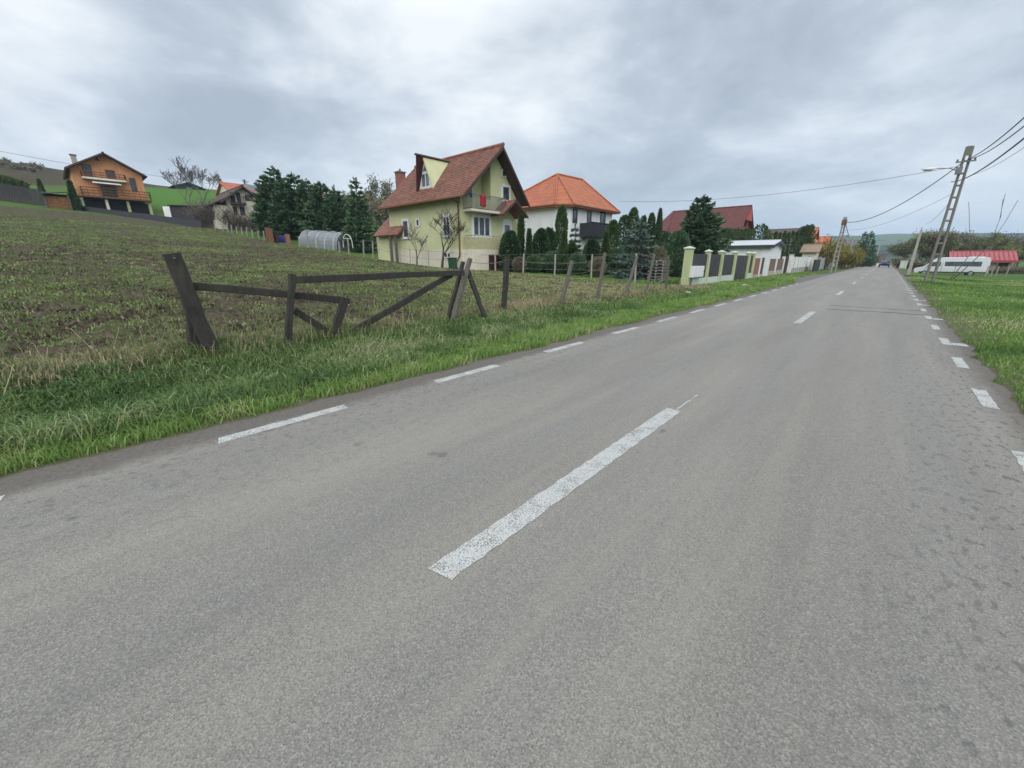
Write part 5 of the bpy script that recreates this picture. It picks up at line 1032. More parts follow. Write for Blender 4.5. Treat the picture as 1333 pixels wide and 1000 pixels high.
px, py = zp3(75, 300); p = base_at(px, 46); spruce(p, hgt(px, py, 46, p.z), 2.0, 'spruce nearest the annex of the green house', 'dark spruces left of the green house', seed=209, card=.4, dens=3., base=.02, droop=-.05)
for i, (zx, zt_, lab) in enumerate(((240, 290, 'faint leafless tree on the skyline left of the green house chimney'), (300, 365, 'low leafless tree beside the chimney of the green house'), (170, 372, 'low leafless tree on the skyline behind the spruces'))):
    px, py = zp3(zx, zt_); F = 110; p = base_at(px, F); bare(p, max(3, hgt(px, py, F, p.z)), lab, 'leafless trees on the hill behind the green house', 'bare_tree', 70+i, 4, .45, .3, .5, 'twig', .035, None, leafmat='brownleaf', nleaf=700, lcard=.5, lspread=.5)
# a belt of scrub behind the spruces, tree by tree
for i in range(7):
    px = 448+i*10; F = 92+rnd.uniform(-4, 4); p = base_at(px, F); t_ = atF(px, 252+rnd.uniform(-3, 4)+(4 if i > 4 else 0), F); shrub(p, max(2.5, t_.z-p.z), 2.6, 'grey brown thicket bush on the slope left of the green house roof', 'thicket bushes behind the green house', 'thicket_bush', 160+i, 16, 'twig', 'brownleaf', 700, .5, 'bush', .03)
# ================================================================== clipped evergreens between the green and the white house
ev = [('garden_bush', 'round', 'brownleaf', 676, 338, 29.5, 8, 'low brown bush behind the first wire post, before the clipped dome'), ('garden_bush', 'round', 'spruce', 752, 332, 30, 11, 'low dark bush in front of the small blue spruce'), ('garden_bush', 'round', 'brownleaf', 778, 338, 28.5, 9, 'low brown bush behind the pale slanted post'), ('garden_bush', 'round', 'spruce', 695, 335, 30.5, 10, 'low dark bush between the clipped bush and the domes'), ('garden_bush', 'round', 'brownleaf', 857, 325, 31, 9, 'brownish bush left of the pallet stack'), 
('round_bush', 'dome', 'box', 664, 302.5, 30.5, 11.5, 'large round clipped evergreen by the white door of the green house'), ('thuja', 'column', 'thuja', 678, 281, 33, 3.2, 'narrow dark column at the right wall of the green house'), ('thuja', 'cone', 'thuja', 688.5, 301, 32, 5, 'small pointed thuja left of the two clipped domes'),
      ('round_bush', 'dome', 'box', 704, 300, 32.5, 10.5, 'left of the two tall clipped domes before the white wall'), ('round_bush', 'dome', 'box', 714, 299, 34, 8.5, 'right of the two tall clipped domes before the white wall'), ('thuja', 'column', 'thuja', 729.5, 270, 36.5, 7.4, 'tallest dark green column before the corner of the white house'),
      ('thuja', 'cone', 'thuja', 733, 302, 30.5, 6, 'small thuja at the foot of the tallest column'), ('round_bush', 'dome', 'box', 769.5, 314, 32, 9.5, 'small round clipped bush below the black balcony'), ('thuja', 'cone', 'thuja', 787, 305, 31.5, 6.5, 'lower thuja right of the small round bush'), ('thuja', 'column', 'thuja', 795, 289, 36, 8.5, 'thuja right of the black balcony'),
      ('thuja', 'column', 'thuja', 820, 273, 41, 8, 'tall dark thuja right of the white house'), ('thuja', 'column', 'thuja', 809, 282, 42, 9, 'thuja between the white house and the tall dark one'), ('thuja', 'column', 'thuja', 833, 283, 45, 5, 'slim thuja above the blue spruce'), ('thuja', 'column', 'thuja', 843, 280, 44, 5.5, 'slim thuja right of the blue spruce top'),
      ('thuja', 'cone', 'thuja', 853, 274, 43, 7.5, 'pointed thuja left of the big fir'), ('garden_bush', 'round', 'spruce', 864, 304, 41, 10, 'dark bush between the pointed thuja and the big fir'), ('garden_bush', 'dome', 'thuja', 744, 318, 33, 7, 'low dark bush behind the small blue spruce'), ('garden_bush', 'round', 'brownleaf', 838, 330, 29, 10, 'brownish low bush behind the leaning pale posts'), ('garden_bush', 'round', 'spruce', 720, 330, 31, 14, 'low dark evergreen under the clipped domes'), ('garden_bush', 'round', 'spruce', 800, 325, 33, 12, 'low dark evergreen left of the blue spruce')]
for i, (nm, sh, mt, px, py, F, hw, lab) in enumerate(ev):
    p = base_at(px, F); h_ = hgt(px, py, F, p.z); thuja(p, h_, hw*F/535, lab, {'round_bush': 'round clipped evergreens', 'thuja': 'thujas of the gardens', 'garden_bush': 'low garden bushes'}[nm], nm, mt, 300+i, sh, 5200 if sh in ('dome', 'round') else 4200, .19, {'round_bush': 'clipped bush', 'thuja': 'thuja', 'garden_bush': 'bush'}[nm])
p = base_at(828, 28.5); spruce(p, hgt(828, 284, 28.5, p.z), 1.75, 'blue green spruce behind the leaning roadside posts', None, 'blue_spruce', 'bluespruce', 321, 4., .24, .03)
p = base_at(747, 33.5); spruce(p, hgt(747, 291, 33.5, p.z), .8, 'small narrow blue spruce below the black balcony', None, 'blue_spruce', 'bluespruce', 322, 6., .22, .03)
p = base_at(905, 37); spruce(p, hgt(906, 256, 37, p.z), 2.75, 'big dark fir towering above the pale green roadside wall', None, 'fir_tree', 'spruce', 323, 5., .30, .04, droop=.03, pw=.62, wh=4.2, cat='fir tree')
p = base_at(880, 34); thuja(p, hgt(880, 303, 34, p.z), .95, 'dark bush at the left foot of the big fir', None, 'garden_bush', 'spruce', 324, 'round', 5000, .22, 'bush')
# stacked split stone steps/pallets seen beside the leaning posts
p = base_at(858, 27.5); t = thing('pallet_stack', 'stack of weathered wooden pallets behind the last wire posts', 'pallet stack', p)
for k in range(7):
    b = MB(); z0_ = p.z+.05+k*.2
    for j in range(4): b.box((p.x-.5, p.y-.5+j*.28, z0_+.1), (p.x+.6, p.y-.5+j*.28+.2, z0_+.13))
    for j in (-.45, .05, .5): b.box((p.x+j-.04, p.y-.5, z0_), (p.x+j+.04, p.y+.55, z0_+.1))
    b.build('pallet', M['palewood'], t)
# thuja hedge rows beyond
row = [(600, 430), (640, 440), (672, 436), (706, 442), (740, 440), (775, 444), (808, 438), (838, 452)]
for i, (zx, zt_) in enumerate(row):
    px, py = zp5(zx, zt_); F = 63; p = base_at(px, F); thuja(p, hgt(px, py, F, p.z), .72, 'dark thuja in the row behind the long pale roof, below the red roof', 'thujas in a row before the red house', 'thuja', 'thuja', 340+i, 'column', 900, .3)
px, py = zp5(905, 412); p = base_at(px, 66); thuja(p, hgt(px, py, 66, p.z), 1.6, 'broad thuja just right of the red house gable', None, 'thuja', 'thuja', 350, 'column', 1500, .35)
for i, zx in enumerate((955, 985, 1018, 1050, 1082, 1110, 1140, 1170)):
    px, py = zp5(zx, 466-i*2+(i % 2)*8); F = 68; p = base_at(px, F); thuja(p, hgt(px, py, F, p.z), .62, 'small pointed thuja in the row behind the pale gable end', 'thujas in a row behind the low building', 'thuja', 'thuja', 360+i, 'cone', 700, .3)
for i, (zx, zt_, lab) in enumerate(((1205, 425, 'left of the three tall thujas behind the white gate'), (1232, 418, 'middle of the three tall thujas behind the white gate'), (1257, 416, 'right of the three tall thujas behind the white gate'))):
    px, py = zp5(zx, zt_); F = 72; p = base_at(px, F); thuja(p, hgt(px, py, F, p.z), 1.0, lab, 'tall thujas behind the white gate', 'thuja', 'thuja', 370+i, 'column', 1400, .32)
# yellow flowering bushes and conifers down the road
def zp6(x, y): return (980+x/6.665, 260+y/6.665)
for i, (zx, zt_, F, rad, n, lab) in enumerate(((640, 345, 68, 2.2, 1500, 'yellow flowering bush behind the grey gate at the twin pole'), (800, 400, 74, 2.8, 2400, 'large yellow flowering bush right of the far twin pole'), (745, 330, 80, 2.6, 1500, 'tall olive yellow bush behind the far twin pole'), (870, 470, 84, 1.8, 900, 'small yellow bush next to the far dark conifers'))):
    px, py = zp6(zx, zt_); p = base_at(px, F); shrub(p, hgt(px, py, F, p.z), rad, lab, 'yellow bushes along the far roadside', 'flowering_bush', 400+i, 26, 'twig', 'yellow', n, .3, 'bush', .015)
for i, (zx, zt_, F, rad, lab) in enumerate(((915, 285, 100, 1.7, 'left of the two dark conifers down the road'), (968, 280, 104, 2.4, 'right of the two dark conifers down the road'))):
    px, py = zp6(zx, zt_); p = base_at(px, F); spruce(p, hgt(px, py, F, p.z), rad, lab, 'dark conifers down the road', 'conifer', seed=410+i, card=.5, dens=1.3, cat='conifer')
for i, (zx, zt_, F, lab) in enumerate(((960, 470, 96, 'dark low bush at the foot of the far conifers'), (1025, 490, 108, 'grey brown bush right of the far conifers'))):
    px, py = zp6(zx, zt_); p = base_at(px, F); shrub(p, hgt(px, py, F, p.z), 2.4, lab, 'bushes by the far conifers', 'roadside_bush', 414+i, 20, 'twig', 'brownleaf' if i else 'spruce', 1400, .4, 'bush', .02)
# ================================================================== walls and gates along the left roadside
GWX = -9.0
def gwy(zx, zy=700): return onX(*zp5(zx, zy), GWX).y
def gwz(zx, zy): return onX(*zp5(zx, zy), GWX).z
M['lime'] = plain('lime', (.50, .54, .30), (.44, .48, .27), 2, .8, .15, stain=(.28, .33, .18)); M['mint'] = plain('mint', (.60, .66, .58), (.52, .58, .5), 2, .8, .15, stain=(.38, .42, .36))
M['sheet'] = plain('sheet', (.028, .026, .034), (.045, .042, .05), 5, .5, .1); M['lattice'] = plain('lattice', (.24, .17, .13), (.16, .11, .085), 6, .85, .4, fine=14); M['pinkstone'] = plain('pinkstone', (.50, .42, .36), (.40, .34, .29), 3, .9, .3)
t = thing('green_wall', 'pale green roadside fence with square pillars, dark sheet panels and a dark gate', 'fence', (GWX, (gwy(400)+gwy(880))/2, 0))
pil = [415, 555, 650, 745, 845, 882]; wpil = [.42, .30, .34, .34, .34, .34]; py_ = [gwy(x) for x in pil]; ztop = [gwz(420, 575), gwz(565, 585), gwz(655, 600), gwz(750, 600), gwz(852, 610), gwz(885, 620)]
for i, (y, wd, z1) in enumerate(zip(py_, wpil, ztop)):
    z1 = (2.25 if i == 0 else 2.12); b = MB(); b.bevbox((GWX-wd/2, y-wd/2, -.3), (GWX+wd/2, y+wd/2, z1), .02); p_ = b.build('pillar', M['lime'], t); b = MB(); e = wd/2+.05
    b.add([(GWX-e, y-e, z1), (GWX+e, y-e, z1), (GWX+e, y+e, z1), (GWX-e, y+e, z1), (GWX-e, y-e, z1+.06), (GWX+e, y-e, z1+.06), (GWX+e, y+e, z1+.06), (GWX-e, y+e, z1+.06), (GWX, y, z1+.16)], [(3, 2, 1, 0), (0, 1, 5, 4), (1, 2, 6, 5), (2, 3, 7, 6), (3, 0, 4, 7), (4, 5, 8), (5, 6, 8), (6, 7, 8), (7, 4, 8)]); b.build('cap', M['mint'], p_)
for i in range(5):
    y0_, y1_ = py_[i]+wpil[i]/2, py_[i+1]-wpil[i+1]/2
    if i == 3:
        b = MB(); n = 8
        for k in range(n): b.box((GWX-.03, y0_+.04+(y1_-y0_-.08)*k/n, .02), (GWX+.03+.008*(k % 2), y0_+.04+(y1_-y0_-.08)*(k+1)/n-.012, 1.95))
        gt_ = b.build('gate', M['sheet'], t); b = MB(); b.box((GWX+.04, y0_+.15, .95), (GWX+.09, y0_+.3, 1.0)); b.build('handle', M['steel'], gt_); continue
    b = MB(); b.box((GWX-.14, y0_, -.3), (GWX+.14, y1_, .46)); b.build('base', M['mint'], t)
    b = MB(); n = max(3, int((y1_-y0_)/.22))
    for k in range(n): b.box((GWX-.02, y0_+.01+(y1_-y0_-.02)*k/n, .48), (GWX+.02+.008*(k % 2), y0_+.01+(y1_-y0_-.02)*(k+1)/n-.006, 1.98))
    b.build('panel', M['sheet'], t)
ya, yb_ = onX(*zp5(470, 740), GWX+.5).y, onX(*zp5(545, 740), GWX+.5).y; zb_, zt_ = onX(*zp5(505, 782), GWX+.5).z, onX(*zp5(505, 703), GWX+.5).z
t = thing('meter_cabinet', 'white meter cabinet fixed to the first panel of the pale green fence', 'cabinet', (GWX+.3, (ya+yb_)/2, zb_)); b = MB(); b.bevbox((GWX+.03, ya, zb_), (GWX+.42, yb_, zt_), .02); b.build('box', M['frame'], t)
b = MB(); b.box((GWX+.42, ya+.06, zb_+.05), (GWX+.435, yb_-.06, zt_-.05)); d_ = b.build('door', M['frame'], t); b = MB(); b.box((GWX+.435, yb_-.16, (zb_+zt_)/2-.04), (GWX+.455, yb_-.12, (zb_+zt_)/2+.04)); b.build('lock', M['steel'], d_)
b = MB(); b.box((GWX+.1, ya+.2, -.2), (GWX+.3, ya+.32, zb_)); b.build('leg', M['steel'], t)
# brown lattice fence with pale posts
LXp = -8.9
def ly(zx, zy=690): return onX(*zp5(zx, zy), LXp).y
t = thing('lattice_fence', 'brown brick fence with tall whitish posts right after the pale green one', 'fence', (LXp, ly(1000), 0))
lp = [935, 965, 995, 1050, 1105]; 
for k, zx in enumerate(lp):
    y = ly(zx); b = MB(); b.box((LXp-.14, y-.16, -.3), (LXp+.14, y+.16, 1.95)); b.build('post', M['white'], t)
for a, c, mt, zt_ in ((895, 935, 'brick', 1.75), (935, 965, 'sheet', 1.8), (995, 1050, 'lattice', 1.7), (1050, 1105, 'lattice', 1.7)):
    y0_, y1_ = ly(a)+.17, ly(c)-.17; b = MB(); n = max(2, int((y1_-y0_)/.18)) 
    if mt == 'lattice':
        for k in range(n): b.box((LXp-.05, y0_+(y1_-y0_)*k/n, .5), (LXp+.05, y0_+(y1_-y0_)*(k+.75)/n, zt_))
        b.box((LXp-.03, y0_, .6), (LXp-.052, y1_, .72)); b.box((LXp-.03, y0_, 1.4), (LXp-.052, y1_, 1.52))
    else: b.box((LXp-.06, y0_, .3), (LXp+.06, y1_, zt_))
    b.build('panel', M[mt], t)
    b = MB(); b.box((LXp-.12, y0_-.02, -.3), (LXp+.12, y1_+.02, .48 if mt == 'lattice' else .29)); b.build('base', M['pinkstone'], t)
y = ly(1128); b = MB(); b.box((LXp-.12, y-.45, -.3), (LXp+.12, y+.5, 1.9)); b.build('door', M['darkwood'], t)
# white gate
def zz6(zx, zy, X=-8.7): return onX(*zp6(zx, zy), X)
WX = -8.7
t = thing('white_gate', 'white slatted gate between two broad whitish pillars', 'gate', (WX, zz6(410, 600).y, 0))
ys_ = [zz6(322, 560).y, zz6(482, 560).y]
for y, zt_ in zip(ys_, (2.15, 2.05)):
    b = MB(); b.bevbox((WX-.2, y-.4, -.3), (WX+.2, y+.4, zt_), .03); p_ = b.build('pillar', M['white'], t); b = MB(); b.box((WX-.25, y-.45, zt_), (WX+.25, y+.45, zt_+.1)); b.build('cap', M['concrete'], p_)
b = MB(); b.box((WX-.1, ys_[0]+.5, -.3), (WX+.1, ys_[1]-.5, .6)); b.build('base', M['concrete'], t)
n = 5
for k in range(n):
    y0_ = ys_[0]+.7+(ys_[1]-ys_[0]-1.4)*k/n; b = MB(); b.box((WX-.05, y0_, .62), (WX+.05, y0_+(ys_[1]-ys_[0]-1.4)/n*.66, 1.95)); b.build('slat', M['white'], t)
b = MB(); y0_ = ys_[1]+.55; b.box((WX-.05, y0_, .1), (WX+.05, y0_+2.6, 1.7)); b.build('panel', M['white'], t)
# grey gate and wall by the twin pole
t = thing('grey_gate', 'weathered grey metal gate and fence left of the far twin pole', 'gate', (-7.6, zz6(620, 600, -7.6).y, 0)); ya, yb_ = zz6(570, 590, -7.6).y, zz6(665, 590, -7.6).y; M['greygate'] = plain('greygate', (.40, .40, .42), (.28, .28, .3), 2, .7, .15, stain=(.12, .12, .13))
n = 12; b = MB()
for k in range(n): b.box((-7.63, ya+(yb_-ya)*k/n, .1), (-7.57, ya+(yb_-ya)*(k+.8)/n, 1.8+.12*math.sin(k*math.pi/n)))
b.box((-7.66, ya, .4), (-7.634, yb_, .5)); b.box((-7.66, ya, 1.4), (-7.634, yb_, 1.5)); b.build('leaf', M['greygate'], t)
for y in (ya-.2, yb_+.2): b = MB(); b.box((-7.75, y-.15, -.2), (-7.45, y+.15, 2.)); b.build('post', M['greygate'], t)
b = MB(); b.box((-7.7, zz6(525, 590, -7.6).y, -.2), (-7.5, ya-.35, 1.6)); b.build('side_door', M['dark'], t)
M['tile_beige'] = tiles('tile_beige', (.30, .21, .14), (.24, .165, .11), .4, .4, (.18, .13, .09), .4)
# houses down the road
def rh(name, lab, F, x0, x1, yr, ye, L, roof, wall, axis='y', zp=zp6, group='houses further down the road'):
    return front_house(name, lab, F, x0, x1, yr, ye, L, roof, wall, group, zp)
rh('roadside_house', 'house with orange gable behind the white gate pillars', 78, 455, 520, 255, 330, 6, 'tile_far', 'orange', 'x')
rh('roadside_house', 'low orange tiled house above the yellow bushes', 88, 520, 640, 330, 375, 7, 'tile_far', 'orange')
rh('roadside_house', 'small beige tiled roof between the white gate and yellow bushes', 66, 425, 560, 400, 455, 4, 'tile_beige', 'cream')
rh('roadside_house', 'dull brown long roof behind the row of small thujas', 92, 70, 380, 265, 300, 7, 'tile_brown', 'cream')
rh('roadside_house', 'olive roofed house behind the tall yellow bush', 92, 700, 860, 360, 450, 7, 'tile_grey', 'cream')
rh('roadside_house', 'small white house with dark gable at the far end of the road', 135, 1040, 1130, 480, 540, 7, 'tile_brown', 'white_wall', 'x')
# ================================================================== poles and lines
M['midconcrete'] = plain('midconcrete', (.33, .31, .28), (.25, .235, .21), 2.5, .9, .3); M['oldconcrete'] = plain('oldconcrete', (.24, .22, .20), (.17, .155, .14), 2.5, .9, .4, stain=(.11, .10, .09))
def truss_pole(loc, h, w0, w1, label, group, az=0., seed=0, name='utility_pole', mat='concrete', taper=.16):
    loc = Vector(loc); t = thing(name, label, 'utility pole', loc, group); e = Vector((math.cos(az), math.sin(az), 0)); nrm = Vector((-e.y, e.x, 0))
    def pt(s, f): return loc+e*(s*(w0*(1-f)+w1*f)/2)+Vector((0, 0, h*f))
    for s in (-1, 1):
        b = MB(); b.beam(pt(s, 0)-Vector((0, 0, .4)), pt(s, 1), .13, .2, nrm, .8); b.build('leg', M[mat], t)
    for k in range(9):
        f = .22+k*.085; b = MB(); b.beam(pt(-1, f), pt(1, f), .12, .12, nrm); b.build('rung', M[mat], t)
    b = MB(); b.box(tuple(loc+Vector((-.14, -.11, h-.55))), tuple(loc+Vector((.14, .11, h+.02)))); b.build('head', M[mat], t)
    return t, pt
PX_, PY_ = onZ_ = (2.65, 44.6); PZ = tz(PX_, PY_); pb = Vector((2.65, 44.6, PZ)); PH = 9.15-PZ
t, ptop = truss_pole(pb, PH, .44, .29, 'tall concrete ladder pole with street lamp on the right verge', 'concrete ladder poles', az=.25, mat='oldconcrete')
Z = PH+PZ
b = MB(); b.beam((PX_-.5, PY_-.12, Z-.95), (PX_+.5, PY_-.12, Z-.95), .09, .09, (0, 1, 0)); b.build('crossarm', M['steel'], t)
for k in (-.42, -.15, .2, .42):
    b = MB(); b.lathe((PX_+k, PY_-.12, Z-.9), [(.03, 0), (.06, .03), (.04, .06), (.06, .09), (.03, .13)], 8); b.build('insulator', M['brownwood'], t)
b = MB(); b.box((PX_-.38, PY_-.35, Z-1.75), (PX_-.05, PY_-.1, Z-1.3)); b.build('junction_box', M['steel'], t)
b = MB(); b.tube([(PX_-.2, PY_-.1, Z-1.55), (PX_-.7, PY_-.35, Z-1.32), (PX_-1.5, PY_-.6, Z-1.27)], .03, 6); b.build('lamp_arm', M['steel'], t)
b = MB(); b.tube([(PX_-1.4, PY_-.57, Z-1.27), (PX_-1.6, PY_-.63, Z-1.28), (PX_-2.15, PY_-.82, Z-1.27)], [.05, .10, .06], 8); lh = b.build('lamp_head', M['white'], t)
b = MB(); b.box((PX_-2.05, PY_-.86, Z-1.40), (PX_-1.62, PY_-.6, Z-1.36)); b.build('diffuser', M['glass_blue'], lh)
fp = base_at(1089, 66); fp = Vector((-5.0, 67.5, tz(-5.0, 67.5))); fh = onX(*zp6(782, 130), -5.0).z-fp.z
t2, _ = truss_pole(fp, fh, .50, .24, 'far concrete ladder pole with a rusty brown head left of the road', 'concrete ladder poles', az=.5, mat='midconcrete')
b = MB(); b.box((fp.x-.25, fp.y-.25, fp.z+fh-.9), (fp.x+.25, fp.y+.25, fp.z+fh-.3)); b.build('bracket', plain('rusty', (.20, .11, .08), (.14, .07, .05), 5, .8, .3), t2)
b = MB(); b.beam((fp.x+.1, fp.y, fp.z+fh-.6), (fp.x+1.6, fp.y-.6, fp.z+fh*.35), .09, .09, (0, 1, 0)); b.build('brace', M['steel'], t2)
p = Vector((2.0, 63.0, tz(2.0, 63.0))); tp = onX(*(1201, 298), 2.0); t = thing('utility_pole', 'shorter plain concrete pole leaning right, beyond the ladder pole', 'utility pole', p); b = MB(); b.beam(p-Vector((0, 0, .3)), Vector((2.0, p.y, tp.z)), .34, .3, (1, 0, 0), .6); b.build('shaft', M['concrete'], t)
b = MB(); b.tube([(2.0, p.y, tp.z-.1), (2.0, p.y, tp.z+.25)], .035, 6); b.build('spike', M['steel'], t)
p = base_at(1140, 118); pole_h = atF(1140.5, 311, 118).z-p.z; t = thing('utility_pole', 'distant thin pole between the conifers and the far cars', 'utility pole', p); b = MB(); b.beam(p, p+Vector((0, 0, pole_h)), .28, .26, (1, 0, 0), .7); b.build('shaft', M['concrete'], t); b = MB(); b.beam(p+Vector((-.8, 0, pole_h-.4)), p+Vector((.8, 0, pole_h-.4)), .12, .12, (0, 1, 0)); b.build('crossarm', M['steel'], t)
def cable(a, c, sag, rad, lab, n=26):
    a = Vector(a); c = Vector(c); b = MB(); b.tube([a.lerp(c, i/n)-Vector((0, 0, 4*sag*(i/n)*(1-i/n))) for i in range(n+1)], rad, 5); b.smooth = True
    return solo(b.build('power_cable', M['cable']), lab, 'cable', 'overhead cables')
cable((PX_+.2, PY_-.12, Z-.75), (3.3, -1, 8.6), 1.3, .028, 'thick cable rising from the ladder pole to the upper right edge, topmost')
cable((PX_+.05, PY_-.12, Z-.82), (3.0, -1, 7.4), 1.5, .024, 'second cable rising right from the head of the ladder pole')
cable((PX_-.42, PY_-.12, Z-2.2), (2.7, -1, 6.4), 1.3, .028, 'thick lowest cable running right from the middle of the ladder pole')
cable((PX_+.42, PY_-.12, Z-1.9), (3.4, -1, 6.9), 1.2, .010, 'thin cable between the thick ones right of the ladder pole')
cable((PX_-.1, PY_, Z-.95), (fp.x, fp.y, fp.z+fh-.6), 1.1, .032, 'thick sagging cable from the ladder pole across the road to the far ladder pole')
cable((PX_-.2, PY_, Z-3.0), (fp.x+.1, fp.y, fp.z+fh-1.5), .7, .012, 'thin lower cable from the ladder pole to the far ladder pole')
cable((PX_-.2, PY_, Z-3.6), (2.2, 62.8, 5.2), .3, .012, 'thin cable from the ladder pole to the shorter plain pole')
cable((PX_-.3, PY_, Z-1.2), tuple(onX(806, 262, -24)), .75, .014, 'long cable from the ladder pole across the sky towards the white house')
cable((OX-2.5, cx0+.2, oz(175, 545)), (-62, -52, 20), 1.2, .022, 'cable from the orange house chimney to the left edge of the sky')
cable((OX-3, y1+8, oz(250, 1060)), (OX-3, oy(1055), oz(235, 1060)), .3, .02, 'cable leaving the right eave of the orange house')
# ================================================================== right side: van, red roofed building, trees
M['van_white'] = plain('van_white', (.66, .67, .68), (.60, .61, .62), 1, .35, .02); M['tyre'] = plain('tyre', (.015, .015, .016), (.022, .022, .022), 8, .9, .2); M['alloy'] = plain('alloy', (.35, .36, .37), (.28, .28, .29), 6, .4, .05, .6)
M['headlamp'] = plain('headlamp', (.6, .62, .64), (.5, .52, .54), 6, .15, 0); M['taillamp'] = plain('taillamp', (.35, .02, .02), (.25, .015, .015), 6, .25, 0)
def wheels(t, xs, ys, zb, r, mk=lambda x, y, z: Vector((x, y, z))):
    for x in xs:
        for y in ys:
            sg = 1 if y > 0 else -1; b = MB(); c0 = mk(x, y-sg*.11, zb+r); c1 = mk(x, y+sg*.11, zb+r)
            b.tube([c0, c0.lerp(c1, .15), c0.lerp(c1, .85), c1], [r*.9, r, r, r*.9], 18); w_ = b.build('wheel', M['tyre'], t); b = MB(); b.tube([c1, c1.lerp(c0, -.06)], [r*.58, r*.5], 14); b.build('rim', M['alloy'], w_)
VF = 58; vl = atF(1195, 356, VF); vY = vl.y; vX = vl.x; vz = tz(vX+3, vY); VL = 6.9; t = thing('minibus', 'long white high roof minibus parked side-on behind the ladder pole', 'minibus', (vX+VL/2, vY, vz))
VHs = 2.75
def vp(x, y, z): return Vector((vX-.55+x, vY+y, vz-.14+z*.88))
prof = [(.05, .42), (.0, .75), (.08, 1.05), (.78, 1.28), (1.55, 2.16), (2.0, 2.52), (2.7, 2.66), (6.7, 2.62), (6.85, 2.35), (6.9, .9), (6.88, .42)]
vs = []; fs = []; n = len(prof); ws = lambda z: .98 if z < 1.25 else .98-.13*(z-1.25)
for sg in (-1, 1):
    for x, z in prof: vs.append(vp(x, sg*ws(z), z))
    for x, z in prof: vs.append(vp(x+(.12 if x < 1 else 0)*(1), sg*(ws(z)-.12), z+(.05 if z > 2.3 else 0)))
b = MB(); A, Bq, C_, D_ = 0, n, 2*n, 3*n
fs = [tuple(range(n)), tuple(range(C_+n-1, C_-1, -1))]
for i in range(n):
    j = (i+1) % n; fs += [(A+j, A+i, Bq+i, Bq+j), (C_+i, C_+j, D_+j, D_+i), (Bq+j, Bq+i, D_+i, D_+j)]
b.add(vs, fs); body = b.build('body', M['van_white'], t)
for sg in (-1, 1):
    yw = lambda z: sg*(ws(z)+.012)
    b = MB(); b.extr([vp(2.85, yw(1.45), 1.42), vp(6.15, yw(1.45), 1.42), vp(6.15, yw(2.05), 2.08), vp(2.8, yw(2.05), 2.08)], (0, -sg*.03, 0)); b.build('side_window', M['glass'], t)
    b = MB(); b.extr([vp(1.15, yw(1.4), 1.38), vp(2.45, yw(1.4), 1.38), vp(2.45, yw(2.05), 2.05), vp(1.7, yw(2.05), 2.03)], (0, -sg*.03, 0)); b.build('cab_window', M['glass'], t)
    b = MB(); b.box(tuple(vp(1.3, sg*1.0, 1.36)), tuple(vp(1.5, sg*1.22, 1.68))); b.build('mirror', M['dark'], t)
    b = MB(); b.box(tuple(vp(.06, sg*.62, .86)), tuple(vp(.28, sg*.93, 1.06))); b.build('headlight', M['headlamp'], t)
    b = MB(); b.box(tuple(vp(6.86, sg*.75, .95)), tuple(vp(6.93, sg*.93, 1.5))); b.build('tail_light', M['taillamp'], t)
b = MB(); b.extr([vp(.84, -.86, 1.36), vp(.84, .86, 1.36), vp(1.50, .8, 2.11), vp(1.50, -.8, 2.11)], (-.02, 0, .02)); b.build('windscreen', M['glass'], t)
b = MB(); b.box(tuple(vp(-.05, -.95, .38)), tuple(vp(.2, .95, .72))); b.build('bumper', M['dark'], t)
b = MB(); b.bevbox(tuple(vp(4.9, -.6, 2.6)), tuple(vp(6.3, .6, 2.82)), .1); b.build('roof_unit', M['van_white'], t)
for sg in (-1,):
    b = MB()
    for xx in (1.12, 2.62, 3.9): b.box(tuple(vp(xx-.012, sg*1.0, .55)), tuple(vp(xx+.012, sg*.96, 1.95 if xx > 2 else 1.3)))
    b.build('door_seam', M['dark'], t); b = MB(); b.box(tuple(vp(.5, sg*1.005, .42)), tuple(vp(6.8, sg*.97, .62))); b.build('sill_trim', M['slate'], t)
wheels(t, (1.05, 5.4), (-.9, .9), 0, .36, vp)
# red roofed building
def zp7(x, y): return (1133+x/3.335, 100+y/3.335)
F_ = 66; a = atF(*zp7(345, 790), F_+3); c = atF(*zp7(650, 805), F_-5)
bx0, bx1 = a.x, c.x; by = (a.y+c.y)/2; ze_ = (a.z+c.z)/2; zr_ = atF(*zp7(500, 766), F_).z; zb_ = tz((bx0+bx1)/2, by)
t = thing('red_roofed_building', 'low pinkish building with a bright red sheet roof behind the minibus', 'building', ((bx0+bx1)/2, by+3, zb_))
W_, rf = gable_house(bx0+.3, bx1-.4, by, by+7, zb_-.5, ze_, zr_+.2, 'x', .5, .5, 'pinkstone', 'metal_red', t, .1)
b = MB()
for k in range(14): xx = bx0+(bx1-bx0)*(k+.5)/14; b.tube([(xx, by-.5, ze_-.03+.09), (xx, by+3.5, zr_+.32)], .035, 4)
b.build('seam', M['metal_red'], rf)
b = MB(); b.box((bx0-.25, by-.62, ze_-.33), (bx1+.15, by-.52, ze_+.02)); b.build('fascia', M['metal_red'], rf)
door(t, 'y', by, bx1-1.9, bx1-.7, zb_, ze_-.35, 'dark', .03, False)
for k in range(3): b = MB(); xx = bx1-.2-k*1.7; b.box((xx-.08, by-.75, zb_-.3), (xx+.08, by-.6, ze_-.3)); b.build('post', M['greywood'], t)
